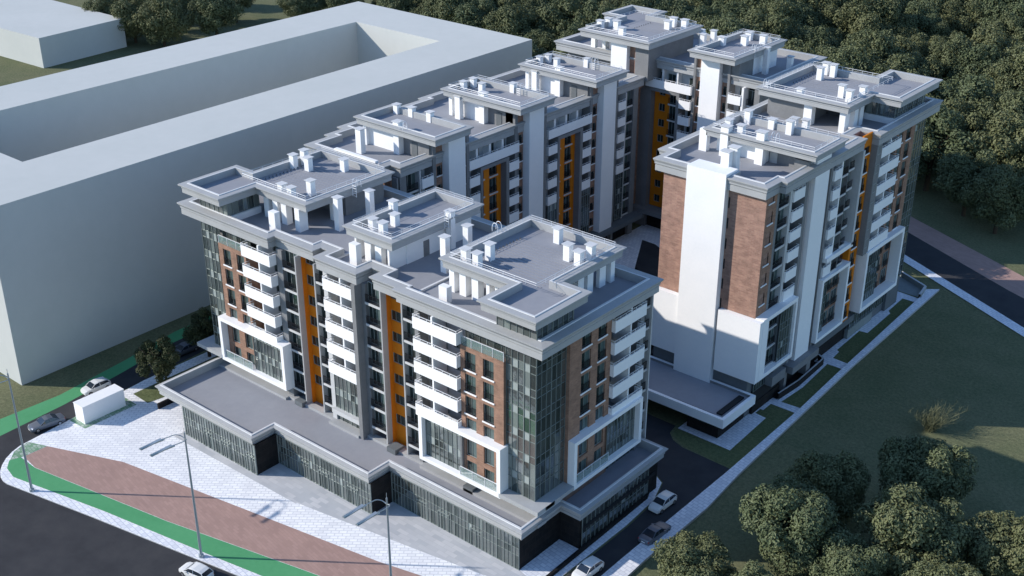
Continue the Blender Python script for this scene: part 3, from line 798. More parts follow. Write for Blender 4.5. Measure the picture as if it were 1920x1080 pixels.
f.box('white_wall', -12.15, -8.0, -1.6, .8, 6.4, 15.45, 'white'); f.box('white_wall', -2.0 + .35, 4.87, -1.6, .8, 6.2, 15.45, 'white')
f.box('wall', -12.0, -8.0, -1.6, .1, 0, 6.4, 'darkwall'); f.box('wall', -2.0, 3.4, -1.6, .1, 0, 6.2, 'darkwall')
f.box('white_panel', -7.95, -2.0, -1.9, 1.0, 3.6, 34.75, 'white')
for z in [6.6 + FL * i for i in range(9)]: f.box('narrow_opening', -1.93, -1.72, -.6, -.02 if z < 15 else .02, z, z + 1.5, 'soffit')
f.flush()
g = Facade(B, BX, 0, R(90))
L = [5.1 + FL * i for i in range(10)]
zb = 15.5
up6 = [z for z in L if z > 15]
brick_bay(g, 41.72, 44.4, [(42.3, 43.6)], [z + .9 for z in [16.2 + FL * i for i in range(6)]], zb, zc, 0.0, 'brick', 1.6)
g.box('pier', 44.4, 45.2, -1.6, -.1, zb - 1, zc, 'wall')
U = [15.6 + FL * i for i in range(6)]
dark_column(g, 45.25, 47.7, U, zc)
g.box('pier', 47.7, 48.3, -1.6, .2, zb, zc, 'slab')
for z in U: g.balcony(48.3, 51.3, z, .45, 1.5, 0); g.window(48.8, z + .9, 1.6, 1.4, -1.35, 'plain')
g.box('wall', 48.3, 51.4, -1.6, -1.45, zb, zc, 'offwhite')
white_frame(g, 41.75, 51.2, 6.2, 15.6, 0, 1.3, .45, .6)
for z in [6.8 + FL * i for i in range(3)]:
    g.window(42.4, z + .2, 1.6, 2.2, .2, 'dark', rail=True); g.window(44.9, z + .2, 2.2, 2.2, .2, 'dark', rail=True)
    g.box('slab_edge', 44.7, 47.2, -.2, .5, z - .1, z + .1, 'slab')
g.box('brick_wall', 42.2, 47.3, -1.6, .1, 6.3, 15.3, 'brick')
g.curtain(47.3, 50.8, 6.8, 15.0, .9, .7, 1.37, seed=61, pale=.03); g.box('wall', 47.2, 51.2, -1.6, .6, 5, 15.5, 'darkwall')
g.box('pier', 51.3, 52.0, -1.6, .5, 0, 35.0, 'wall')
g.box('brick_wall', 52.0, 52.8, -1.6, .1, 4, 35.0, 'brick')
for z in [5.1 + FL * i for i in range(10)]: g.window(52.05, z + .9, .65, 1.5, .1, 'dark')
g.box('white_panel', 52.8, 56.8, -1.6, 1.0, 4.2, 35.3, 'white')
brick_bay(g, 56.8, 58.2, [(57.0, 58.1)], [z + .9 for z in L], 4, zc, .1, h=1.5)
g.box('brick_wall', 56.8, 58.2, -1.6, .05, zc, 35.0, 'brick'); g.box('pier', 58.2, 58.8, -1.6, .6, 0, 35.0, 'wall')
for z in U: g.balcony(58.8, 60.9, z, .95, 1.5, 0); g.window(59.1, z + .3, 1.3, 2.0, -1.35, 'plain')
g.box('wall', 58.8, 66, -1.6, -1.45, 5, zc, 'offwhite')
g.box('balcony_post', 60.9, 61.2, -1.6, .9, 15.6, zc, 'white')
dark_column(g, 61.25, 63.2, U, zc, .8); dark_column(g, 63.3, 65.2, [z + .3 for z in U], zc, .75)
g.box('pier', 63.2, 63.3, -1.6, .85, 15.6, zc, 'wall')
g.box('pier', 65.2, 66.4, -1.6, -.2, 5, zc, 'wall'); g.box('white_frame', 66.4, 67.0, -1.6, 1.3, 18.2, zc, 'slab'); g.box('white_frame', 58.9, 67.0, -.6, 1.3, 17.9, 18.6, 'white')
white_frame(g, 58.4, 67.0, 5.2, 15.4, -1.0, 1.3, .5, .5)
g.curtain(58.9, 61.8, 5.7, 14.9, .4, .7, 1.37, seed=62, pale=.03)
for z in [5.9 + FL * i for i in range(3)]: g.window(62.0, z + .1, 1.9, 2.3, .1, 'dark', rail=True); g.window(64.3, z + .1, 1.8, 2.3, .1, 'dark', rail=True)
g.box('brick_wall', 61.8, 66.5, -1.6, 0, 5.6, 15, 'brick')
# orange notch
orl = L
g.holes('orange_wall', 67.05, 69.9, 4.0, zc, [(67.7, 69.2, [(z + .2, z + 2.4) for z in orl])], .8, -1.6, 'orange')
for z in orl: g.window(67.7, z + .2, 1.5, 2.2, .68, 'dark', rail=True, sill=True)
g.box('orange_parapet', 67.05, 69.9, .55, .8, zc, ZT + .1, 'orange')
g.box('pier', 69.9, 71.6, -1.6, 1.75, 15.4, zc, 'wall')
for z in U: g.window(70.2, z + .9, 1.0, 1.4, 1.8, 'plain')
for z in U: g.balcony(71.7, 78.3, z, 1.75, 1.5, 0); g.window(72.3, z + .3, 2.0, 2.0, -.9, 'dark'); g.window(75.4, z + .3, 1.6, 2.0, -.9, 'dark')
g.box('wall', 71.6, 78.3, -1.6, -1.0, zb, zc, 'offwhite'); g.box('balcony_post', 74.7, 75.0, -1.0, 1.6, 15.6, zc, 'white')
brick_bay(g, 78.3, 84.8, [(78.9, 80.5), (81.7, 83.3)], U, zb, zc, 1.0, h=2.3, railbelow=1)
g.curtain(84.8, 89.4, 5.1, zc, .6, .85, 1.46, seed=63, pale=.02); g.box('wall', 84.8, 89.3, -1.6, .5, 0, zc, 'darkwall')
white_frame(g, 71.2, 84.4, 5.4, 15.5, -1.0, 2.0, .6, .6)
g.curtain(71.8, 77.8, 6.0, 14.9, 1.0, .72, 1.27, seed=64, pale=.03); g.box('brick_wall', 77.8, 83.8, -1.6, .3, 5.5, 15, 'brick')
for z in [6.2 + FL * i for i in range(3)]: g.window(78.4, z + .1, 1.6, 2.3, .45, 'dark', rail=True); g.window(81.3, z + .1, 1.6, 2.3, .45, 'dark', rail=True)
g.box('wall', 72.4, 86.0, -1.6, 0, 0, 5.4, 'darkwall'); g.box('plinth', 72.0, 80.5, -1.6, .25, 0, 1.6, 'ramp'); g.curtain(72.4, 85.6, 1.6, 5.4, .1, .8, 1.9, seed=65, pale=.02)
g.box('canopy', 50.8, 58.6, -1.6, 1.9, 3.6, 4.7, 'wall'); g.box('canopy_post', 57.2, 58.4, -.3, .9, .4, 3.6, 'wall')
g.box('canopy', 58.6, 72.0, -1.6, .9, 3.6, 4.7, 'darkwall')
g.box('plinth', 43, 50.5, -1.6, .2, 0, 1.6, 'darktile'); g.box('bay_box', 46.2, 50.0, -1.6, 1.2, 3.4, 4.9, 'wall'); g.curtain(43.0, 50.0, 3.6, 6.2, .05, .7, 1.3, seed=66, pale=.02)
g.box('wall', 50.5, 72.4, -1.6, -.3, 0, 3.6, 'darktile'); g.box('wall', 43, 50.5, -1.6, 0.02, 1.6, 3.6, 'soffit')
g.flush()
# entrance canopy slab in front of the end wall
mb = MB(); poly = [(-14.0, 33.0), (5.0, 33.0), (5.0, 41.4), (-14.0, 41.4)]
ringwall(mb, poly, [(-1.0, 3.05, 'white'), (0, 3.0, 'white'), (0, 4.35, 'white'), (-.5, 4.35, 'white'), (-.5, 3.95, 'wall')])
cap(mb, offset(poly, -.5), 3.95, 'deck'); cap(mb, offset(poly, -.9), 3.06, 'wall'); mb.box(3.1, 3.9, 34.4, 40.2, 3.96, 4.2, 'soffit'); mb.box(-4.0, 3.1, 33.65, 33.95, 3.96, 4.1, 'soffit')
mb.obj('entrance_canopy', B)
mb = MB(); mb.box(-1.5, 3.4, 34.7, 41.4, .02, 3.06, 'darktile'); mb.obj('entrance_wall', B)
mb = MB(); mb.box(-13.5, -12.2, 34, 41, 0, 3.05, 'darktile'); mb.obj('entrance_wall', B)
pd = 36.9 - .85
pent_roof(B, [(-11.2, 49.4), (6.1, 49.4), (6.1, 58.4), (-11.2, 58.4)], 36.9, 1.1)
wallbox(B, -9.9, -2.2, 51.2, 57.4, dk, 35.8, 'white'); wallbox(B, -2.2, 2.4, 52.0, 57.4, dk, 35.8, 'wall'); wallbox(B, -2.0, -.9, 51.9, 52.0, dk, dk + 2.1, 'slab', 'roof_door')
pent_roof(B, [(-14.0, 68.2), (1.2, 68.2), (1.2, 76.0), (5.6, 76.0), (5.6, 90.3), (-2.9, 90.3), (-2.9, 85.2), (-14.0, 85.2)], 37.9, 1.25, True, railpoly=[(-14, 68.2), (1.2, 68.2), (1.2, 85.2), (-14, 85.2)])
wallbox(B, -12.6, -6.0, 69.8, 84, dk, 36.6, 'wall'); wallbox(B, -5.8, -2.0, 76.0, 84, dk, 36.6, 'darkwall')
slabs(B, [(-5.8, 70.0, 1.3, 1.2), (-.2, 69.9, .9, 1.4), (-.1, 72.6, .9, 1.2), (-.1, 74.4, .9, 1.2), (-1.4, 76.5, .9, .9)], dk, 36.6)
pent_glassroom(B, -1.6, 3.9, 78.0, 88.5, dk, 36.6)
for (x, y, t) in [(-11.3, 50.2, 36.6), (-4.0, 43.9, 36.6), (-3.6, 45.2, 36.9), (-2.6, 50.3, 37.9), (-7.9, 50.0, 37.6)]: chimney(B, x, y, dk, t, 1.2, .9, x > -11)
for (x, y, t) in [(-5.0, 64.0, 35.9), (-3.4, 64.4, 35.9)]: chimney(B, x, y, dk, t)
for (x, y, t) in [(-8.7, 57.2, 37.9), (-2.0, 56.9, 37.9), (-9.3, 53.0, 37.5), (-7.0, 52.5, 37.3), (-5.0, 57.4, 37.4)]: chimney(B, x, y, pd, t)
for (x, y, t) in [(-9.8, 80.4, 38.9), (-10.4, 83.4, 38.9), (-9.0, 83.2, 38.9), (-3.1, 74.3, 38.8), (-1.2, 72.9, 38.7), (-.6, 76.0, 38.7), (-7.8, 70.4, 38.2)]: chimney(B, x, y, 37.05, t)
pipes(B, -12, -4, 76, 83, 37.05, 9); hoops(B, -1.0, 51.0, 36.9, R(180)); hoops(B, -12.6, 69.0, 37.9, R(180))
finish(B, (0, 41.7, 0))

# ================================================================ PLAIN BLOCKS ON THE LEFT
def rot(p, a, o=(0, 0)):
    c, s_ = math.cos(a), math.sin(a); x, y = p[0] - o[0], p[1] - o[1]
    return (o[0] + x * c - y * s_, o[1] + x * s_ + y * c)
mb = MB(); H1 = 27.24
outer = [(-131.5, -18.0), (-80.5, -18.0), (-82.4, 99.3), (-133.2, 99.4)]
inner = [(-119.2, -5.2), (-93.9, -5.0), (-95.5, 86.1), (-119.6, 86.0)]
for ring, flip in ((outer, 0), (inner, 1)):
    for i in range(4):
        p, q = ring[i], ring[(i + 1) % 4]
        mb.quad([(*p, 0), (*q, 0), (*q, H1), (*p, H1)] if not flip else [(*q, 0), (*p, 0), (*p, H1), (*q, H1)], 'block')
for i in range(4):
    j = (i + 1) % 4
    mb.quad([(*outer[i], H1), (*outer[j], H1), (*inner[j], H1), (*inner[i], H1)], 'block')
o = mb.obj('plain_block'); tag(o, 'huge plain pale block with a rectangular courtyard cut into its flat roof', 'building')
mb = MB(); q = [(-300, 74), (-227.1, 72.9), (-234.3, 99.5), (-300, 101)]; HS = 8.0
q = [(-290, 69.5), (-227.1, 72.9), (-229.5, 99.8), (-290, 98.5)]
for i in range(4):
    a_, b_ = q[i], q[(i + 1) % 4]; mb.quad([(*a_, 0), (*b_, 0), (*b_, HS), (*a_, HS)], 'block')
mb.quad([(*p, HS) for p in q], 'block')
o = mb.obj('plain_block'); tag(o, 'low plain pale block standing on grass in the far left corner', 'building')
mb = MB(); mb.box(-66.35, -64.2, -18.1, -11.7, .02, 2.75, 'white')
mb.box(-66.4, -64.15, -18.15, -11.65, 2.75, 2.82, 'white')
o = mb.obj('kiosk'); tag(o, 'plain white box kiosk standing on the paving beside the left road', 'kiosk')

# ================================================================ GROUND
def sheet(name, pts, z, m):
    mb = MB(); mb.quad([(x, y, z) for x, y in pts], m); return structure(name, mb)
def slab(name, pts, z, m, mside='kerb', zb=-.2):
    mb = MB(); cap(mb, pts, z, m); ringwall(mb, pts, [(0, zb, mside), (0, z, mside)]); return structure(name, mb)
sheet('ground', [(-1500, -1500), (1500, -1500), (1500, 1500), (-1500, 1500)], 0, 'grass')
KH = .12
sheet('front_road', [(-400, -96), (-66.2, -25.0), (-60.5, -30.2), (-45, -27), (5, -17), (5.6, 11), (10.3, 10), (11.4, -19), (120, 2), (120, -80), (0, -100), (-60, -80), (-400, -160)], .004, 'asphalt')
sheet('left_road', [(-80, -40), (-60, -34), (-64.5, -29), (-65.5, -25.2), (-67.2, -17.9), (-68.3, -9), (-69.2, 8), (-72.5, 60), (-77.5, 61), (-74.8, 4), (-72.9, -6), (-71.2, -17), (-70.6, -27)], .008, 'asphalt')
sheet('cycle_lane', [(-74.6, -28), (-70.5, -27), (-71.2, -17), (-72.9, -6), (-74.8, 4), (-77.5, 61), (-79.7, 61), (-77.6, 6), (-75.7, -4), (-74.0, -16)], .012, 'green')
sheet('access_road', [(5.4, -22), (11.3, -20), (10.7, 7), (9.9, 26), (9.3, 29.6), (1, 29.9), (-1.0, 30.6), (-2.3, 31.8), (-2.7, 33.8), (-14, 33.9), (-14.5, 43), (-22, 60), (-37, 73), (-42.5, 83), (-39.6, 82.9), (-26, 76), (-21, 70), (-16, 50), (-24, 34), (-24, 24), (-3.0, 23.0), (-.5, 22.9), (1.3, 22.7), (3.5, 21.5), (5.0, 17.5), (5.4, 11.5)], .012, 'asphalt')
sheet('courtyard_paving', [(-46, 24), (-24, 24), (-14.2, 42), (-14.2, 88), (-25, 89.5), (-46.5, 89.5)], .008, 'pave3')
# plaza
tip = [(-62.0, -31.4), (-60.5, -32.2), (-58.5, -32.1)]
slab('plaza_paving', [(-66.3, -25.3), (-66.15, -26.6), (-65.6, -28.0), (-64.8, -29.3), (-63.8, -30.4), (-62.7, -31.3), (-61.4, -31.95), (-60.4, -32.2), (-59.4, -32.2), (-45.2, -29.2), (-28.5, -25.9), (-8, -21.9), (4.9, -19.3), (5.1, -5), (5.2, 11.0), (4.8, 17.5), (3.5, 21.2), (1.2, 22.6), (-.5, 22.7), (-3, 22.2), (-60.4, 22.2), (-61.5, 22), (-68.3, 22), (-68.3, -6), (-67.3, -15)], KH, 'pave')
sheet('plaza_band', [(-52.5, -12.1), (-28.5, -11.6), (-28.5, -11.4), (-21.8, -10.3), (-11, -8.5), (-2, -6.9), (2.6, -5.8), (2.6, 3.5), (-52.5, 3)], KH + .004, 'pave2')
sheet('side_pavement', [(.8, -3.6), (5.0, -4.6), (5.1, 11.0), (4.7, 17.4), (3.4, 21.1), (1.2, 22.5), (-.5, 22.6), (.7, 3.9), (.7, -3.4)], KH + .008, 'pave3')
sheet('brown_footpath', [(-63.3, -24.3), (-63.4, -27.6), (-60.0, -28.0), (-37.7, -23.9), (-18.2, -19.4), (4.6, -14.4), (4.7, -8.6), (-12.8, -12.9), (-35.3, -16.9), (-52.5, -20.0)], KH + .008, 'brown')
sheet('cycle_lane', [(-64.0, -29.3), (-63.9, -27.9), (-60.0, -28.05), (-37.7, -23.95), (-18.2, -19.45), (4.6, -14.45), (4.7, -17.6), (-18.2, -22.6), (-28.5, -24.6), (-45.0, -27.6), (-60.2, -30.9), (-62.6, -30.4)], KH + .012, 'green')
sheet('kerb_strip', [(-62.8, -30.7), (-60.2, -31.0), (-45.0, -27.7), (-28.5, -24.7), (-18.2, -22.7), (4.7, -17.7), (4.8, -19.2), (-8, -21.8), (-28.5, -25.8), (-45.2, -29.1), (-59.4, -32.1), (-61.6, -31.8)], KH + .014, 'pave3')
sheet('green_grid_paving', [(-66.2, -25.4), (-65.5, -27.7), (-64.0, -29.2), (-63.45, -27.6), (-63.35, -24.3)], KH + .016, 'greendot')
sheet('green_grid_paving', [(-67.0, -18.9), (-63.3, -18.7), (-63.3, -10.6), (-66.6, -10.5)], KH + .016, 'greendot')
sheet('lawn_patch', [(-66.2, -9.2), (-62.5, -9.35), (-61.4, -2.5), (-60.6, 21), (-66.0, 21.5), (-66.2, -3.4)], KH + .02, 'lawn')
# right hand side path, raised a little above the lawn
slab('garden_path', [(10.8, 7.0), (8.6, 6.6), (8.7, 28.0), (8.4, 48), (7.7, 63), (6.6, 92.6), (6.0, 96.4), (7.9, 98.0), (8.6, 64.0), (9.3, 48), (10.15, 29), (10.9, 20)], .35, 'pave3', 'kerb', -.3)
slab('garden_path', [(10.8, 7.0), (8.6, 6.6), (8.8, -25), (11.9, -25)], .352, 'pave3', 'kerb', -.3)
sheet('lawn', [(-2.2, 33.0), (-1.8, 31.6), (1.0, 30.2), (8.9, 29.6), (8.5, 47.2), (5.0, 47.2), (5.0, 48.9), (8.5, 48.9), (7.8, 63), (5.0, 63), (5.0, 64.8), (7.6, 64.8), (6.7, 91.5), (3.0, 91.5), (3.0, 36)], .012, 'lawn')
def strip(name, pts, z=.05): return sheet(name, pts, z, 'pave3')
strip('entrance_paving', [(-2.1, 33.4), (6.2, 33.3), (5.8, 43.5), (4.0, 43.7), (4.0, 45.1), (4.46, 45.1), (4.45, 47.3), (9.0, 47.3), (9.0, 49.0), (5.3, 48.7), (5.7, 54.3), (5.2, 62.9), (8.4, 62.9), (8.2, 64.9), (5.0, 65.1), (4.8, 67.5), (4.3, 67.8), (4.1, 75.8), (5.4, 76.0), (5.2, 84.7), (4.6, 85.4), (4.4, 91.2), (7.4, 91.2), (7.2, 92.8), (.5, 93.4), (.5, 41), (-2.1, 40.8)])
sheet('sunken_court', [(1.0, 93.6), (6.2, 93.4), (5.6, 96.6), (-2.4, 100.6), (-3.6, 96)], .02, 'ramp')
strip('rear_pavement', [(-8.5, 106.5), (-3.6, 106.2), (24.1, 91.0), (48, 78), (48.5, 80.2), (24.6, 93.2), (-3.0, 108.2), (-8.5, 111)], .12)
sheet('rear_road', [(-60, 136), (-8.5, 111.0), (-3.0, 108.2), (24.6, 93.2), (48.5, 80.2), (120, 40), (120, 56), (48, 92), (16.9, 103.8 + 2), (-10.9, 120.6), (-60, 148)], .006, 'asphalt')
sheet('brown_footpath', [(-60, 148), (-10.9, 120.6), (16.9, 105.8), (48, 92), (120, 56), (120, 62), (48, 98), (18, 112.4), (-8, 125.2), (-60, 154)], .010, 'brown')

def block_thing(name, label, cat, boxes, group=None):
    mb = MB()
    for bx in boxes: mb.box(*bx)
    o = mb.obj(name); tag(o, label, cat, group); return o
# black basement light well beside the podium and stair walls
mb = MB()
for (a_, b_) in (((4.2, -3.4), (3.9, 17.2)), ((3.9, 17.2), (3.3, 18.6)), ((3.3, 18.6), (1.2, 19.6))):
    a2, b2 = Vector(a_), Vector(b_); d = (b2 - a2).normalized(); n = Vector((-d.y, d.x)) * .18
    mb.quad([(*(a2 - n), .6), (*(b2 - n), .6), (*(b2 + n), .6), (*(a2 + n), .6)], 'darktile')
    for s_ in (1, -1): mb.quad([(*(a2 + n * s_), .02), (*(b2 + n * s_), .02), (*(b2 + n * s_), .6), (*(a2 + n * s_), .6)], 'darktile')
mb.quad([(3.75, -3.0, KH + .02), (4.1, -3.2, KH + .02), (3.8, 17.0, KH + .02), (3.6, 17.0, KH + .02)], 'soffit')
o = mb.obj('low_wall'); tag(o, 'low black stone wall running along the shaded side of the podium', 'wall')
mb = MB(); mb.box(-60.2, -59.9, -9.3, -6.6, .12, .95, 'darktile'); mb.box(-60.2, -57.0, -6.6, -6.3, .12, .95, 'darktile'); o = mb.obj('low_wall'); tag(o, 'short black stair wall under the far left end of the podium roof', 'wall')
mb = MB()
rail = [(4.6, 48.9), (5.0, 54.2), (4.7, 62.3), (3.6, 63.0)]
for i in range(3):
    a2, b2 = Vector(rail[i]), Vector(rail[i + 1]); d = (b2 - a2).normalized(); n = Vector((-d.y, d.x)) * .12
    mb.quad([(*(a2 - n), 1.1), (*(b2 - n), 1.1), (*(b2 + n), 1.1), (*(a2 + n), 1.1)], 'slab')
    for s_ in (1, -1): mb.quad([(*(a2 + n * s_), .02), (*(b2 + n * s_), .02), (*(b2 + n * s_), 1.1), (*(a2 + n * s_), 1.1)], 'darktile')
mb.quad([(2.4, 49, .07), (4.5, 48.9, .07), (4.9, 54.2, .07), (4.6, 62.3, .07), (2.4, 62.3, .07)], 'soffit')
o = mb.obj('ramp_wall'); tag(o, 'bent black ramp wall with pale coping beside the right tower entrance', 'wall')
mb = MB()
for (a_, b_) in (((6.0, 96.5), (-4.5, 101.9)), ((6.0, 96.5), (6.6, 92.8))):
    a2, b2 = Vector(a_), Vector(b_); d = (b2 - a2).normalized(); n = Vector((-d.y, d.x)) * .2
    mb.quad([(*(a2 - n), .9), (*(b2 - n), .9), (*(b2 + n), .9), (*(a2 + n), .9)], 'slab')
    for s_ in (1, -1): mb.quad([(*(a2 + n * s_), .0), (*(b2 + n * s_), .0), (*(b2 + n * s_), .9), (*(a2 + n * s_), .9)], 'ramp')
o = mb.obj('retaining_wall'); tag(o, 'pale retaining wall round the sunken court at the far end of the garden path', 'wall')
mb = MB(); mb.box(-37.2, -34.5, 70, 73.5, 0, .5, 'brown'); 

# ================================================================ STREET LAMPS
def lamp(loc, label):
    t = thing('street_lamp', label, 'street lamp', loc, 0, 'street lamps along the front kerb')
    p = MB(); p.tube((0, 0, 0), (0, 0, .35), .34, .30, 'steel', 10); p.tube((0, 0, .35), (0, 0, 16.9), .17, .09, 'steel', 10); p.tube((0, 0, 16.2), (0, 0, 17.5), .03, .03, 'steel', 6); p.obj('pole', t)
    arm = MB()
    for s_ in (-1, 1):
        pts = []
        for i in range(9):
            a_ = math.pi / 2 * i / 8
            pts.append(Vector((s_ * .95 * math.sin(a_), -.9 * (1 - math.cos(a_)) * 1.0 + .55 * math.sin(a_ * 2) * 0, 16.1 + .5 * math.sin(a_))))
        pts.append(Vector((s_ * .95, -2.3, 16.75)))
        for i in range(len(pts) - 1): arm.tube(pts[i], pts[i + 1], .055, .055, 'steel', 6, False)
    arm.obj('arm', t)
    for s_ in (-1, 1):
        h = MB(); x = s_ * .95
        h.tube((x, -2.0, 16.66), (x, -5.0, 16.95), .13, .10, 'steel', 8)
        h.box(x - .2, x + .2, -5.0, -2.3, 16.80, 16.90, 'steel'); h.box(x - .16, x + .16, -4.9, -2.4, 16.76, 16.80, 'lamp')
        h.obj('lamp_head', t)
    return t
lamp((-55.6, -31.0, KH), 'leftmost steel street lamp with twin arms at the tip of the plaza')
lamp((-28.9, -25.4, KH), 'middle twin armed steel street lamp on the kerb in front of the podium')
lamp((-3.4, -19.6, KH), 'right twin armed steel street lamp whose foot falls below the picture')

# ================================================================ CARS
def loft(rings, m, close=True):
    mb = MB(); n = len(rings[0])
    for a_, b_ in zip(rings, rings[1:]):
        for i in range(n - 1 if not close else n):
            j = (i + 1) % n
            mb.quad([a_[i], a_[j], b_[j], b_[i]], m)
    mb.quad(rings[0][::-1], m); mb.quad(rings[-1], m)
    return mb
def smooth(o):
    for p in o.data.polygons: p.use_smooth = True
    md = o.modifiers.new('edge', 'EDGE_SPLIT'); md.split_angle = R(35)
def car(kind, paint, label, loc, rz):
    t = thing('parked_car', label, 'car', loc, rz, 'cars on the roads round the complex')
    hb = kind == 'hatch'
    L_ = 4.1 if hb else 4.75; w = .87 if hb else .9
    if hb: st = [(-1, .62, .30, .55), (-.97, .82, .22, .72), (-.80, .95, .20, .86), (-.42, 1, .20, .98), (0, 1, .20, 1.0), (.5, 1, .20, 1.02), (.85, .97, .20, 1.05), (.97, .88, .24, .98), (1, .75, .35, .85)]
    else: st = [(-1, .62, .30, .55), (-.97, .82, .22, .68), (-.82, .95, .20, .80), (-.42, 1, .20, .92), (0, 1, .20, .95), (.5, 1, .20, .97), (.80, .97, .20, .96), (.96, .88, .24, .92), (1, .75, .35, .78)]
    rings = []
    for (x, kw, z0, z1) in st:
        X = x * L_ / 2; ww = w * kw
        rings.append([(X, -ww * .9, z0), (X, -ww, z0 + .15), (X, -ww, z0 + (z1 - z0) * .65), (X, -ww * .93, z1 - .03), (X, -ww * .6, z1), (X, ww * .6, z1), (X, ww * .93, z1 - .03), (X, ww, z0 + (z1 - z0) * .65), (X, ww, z0 + .15), (X, ww * .9, z0)])
    o = loft(rings, paint).obj('body', t); smooth(o)
    if hb: cab = [(-.95, .98, -.25, 1.42), (.0, .0, .0, 1.50), (1.55, 1.02, 1.25, 1.44)]
    if hb: xs = [(-1.05, .97, .86), (-.42, 1.40, .70), (.2, 1.50, .70), (1.1, 1.46, .68), (1.55, 1.36, .66), (1.92, 1.0, .80)]
    else: xs = [(-1.0, .90, .88), (-.35, 1.34, .68), (.2, 1.42, .68), (.8, 1.38, .66), (1.55, .96, .84)]
    rings = [[(x, -w * .93, .88), (x, -k, z - .04), (x, -k + .1, z), (x, k - .1, z), (x, k, z - .04), (x, w * .93, .88)] for (x, z, k) in xs]
    o = loft(rings, 'carglass').obj('window_glass', t); smooth(o)
    rf = MB(); rr = xs[1:-1]
    for (a_, b_) in zip(rr, rr[1:]):
        rf.quad([(a_[0], -a_[2] - .01, a_[1] - .03), (b_[0], -b_[2] - .01, b_[1] - .03), (b_[0], -b_[2] + .1, b_[1] + .012), (a_[0], -a_[2] + .1, a_[1] + .012)], paint)
        rf.quad([(a_[0], -a_[2] + .1, a_[1] + .012), (b_[0], -b_[2] + .1, b_[1] + .012), (b_[0], b_[2] - .1, b_[1] + .012), (a_[0], a_[2] - .1, a_[1] + .012)], paint)
        rf.quad([(a_[0], a_[2] - .1, a_[1] + .012), (b_[0], b_[2] - .1, b_[1] + .012), (b_[0], b_[2] + .01, b_[1] - .03), (a_[0], a_[2] + .01, a_[1] - .03)], paint)
    # pillars
    for s_ in (-1, 1):
        for (p, q) in ((xs[0], xs[1]), (xs[-1], xs[-2])):
            rf.tube((p[0], s_ * w * .9, .93), (q[0], s_ * (q[2] - .01), q[1] - .02), .045, .04, paint, 5)
        rf.tube((.35, s_ * (w * .93 + .005), .95), (.3, s_ * .71, 1.44 if hb else 1.36), .04, .035, paint, 5)
    rf.obj('roof', t)
    for sx in (-1, 1):
        for sy in (-1, 1):
            x = sx * L_ * .315; wh = MB(); wh.tube((x, sy * (w - .2), .32), (x, sy * (w + .01), .32), .32, .32, 'rubber', 16)
            ow = wh.obj('wheel', t); r_ = MB(); r_.tube((x, sy * (w + .005), .32), (x, sy * (w + .02), .32), .2, .2, 'rim', 10); r_.obj('rim', ow)
    for sy in (-1, 1):
        h = MB(); h.quad([(-L_ / 2 * .985, sy * w * .45, .60), (-L_ / 2 * .93, sy * w * .84, .63), (-L_ / 2 * .86, sy * w * .88, .80), (-L_ / 2 * .92, sy * w * .5, .77)], 'lamp'); h.obj('headlight', t)
        h = MB(); h.box(L_ / 2 * .93, L_ / 2 * .985, sy * w * .62, sy * w * .86, .62, .84, 'tail'); h.obj('tail_light', t)
        h = MB(); h.box(-.75, -.55, sy * (w - .04), sy * (w + .14), .92, 1.04, paint); h.obj('mirror', t)
    h = MB(); h.box(L_ / 2 - .06, L_ / 2 + .01, -.26, .26, .5, .62, 'plate'); h.box(-L_ / 2 - .01, -L_ / 2 + .05, -.26, .26, .38, .48, 'plate'); h.obj('number_plate', t)
    return t
car('hatch', 'carwhite', 'white hatchback driving on the left road beside the white kiosk', (-71.2, -11.9, .013), R(87))
car('sedan', 'carsilver', 'grey saloon on the left road nearest the plaza corner', (-67.9, -21.6, .02), R(80))
car('sedan', 'carsilver', 'grey saloon half hidden behind the street trees in the building shadow', (-70.9, 3.0, .01), R(88))
car('hatch', 'carwhite', 'white hatchback in shade beside the rounded end of the side pavement', (6.3, 17.2, .02), R(88))
car('sedan', 'carsilver', 'grey saloon seen from behind in the middle of the shaded access road', (9.0, 11.6, .02), R(-92))
car('hatch', 'carwhite', 'white hatchback at the foot of the access road with its roof in sunlight', (7.0, 1.0, .02), R(86))
car('hatch', 'carwhite', 'white hatchback on the front road cut by the lower picture edge', (-26.6, -27.8, .01), R(9))

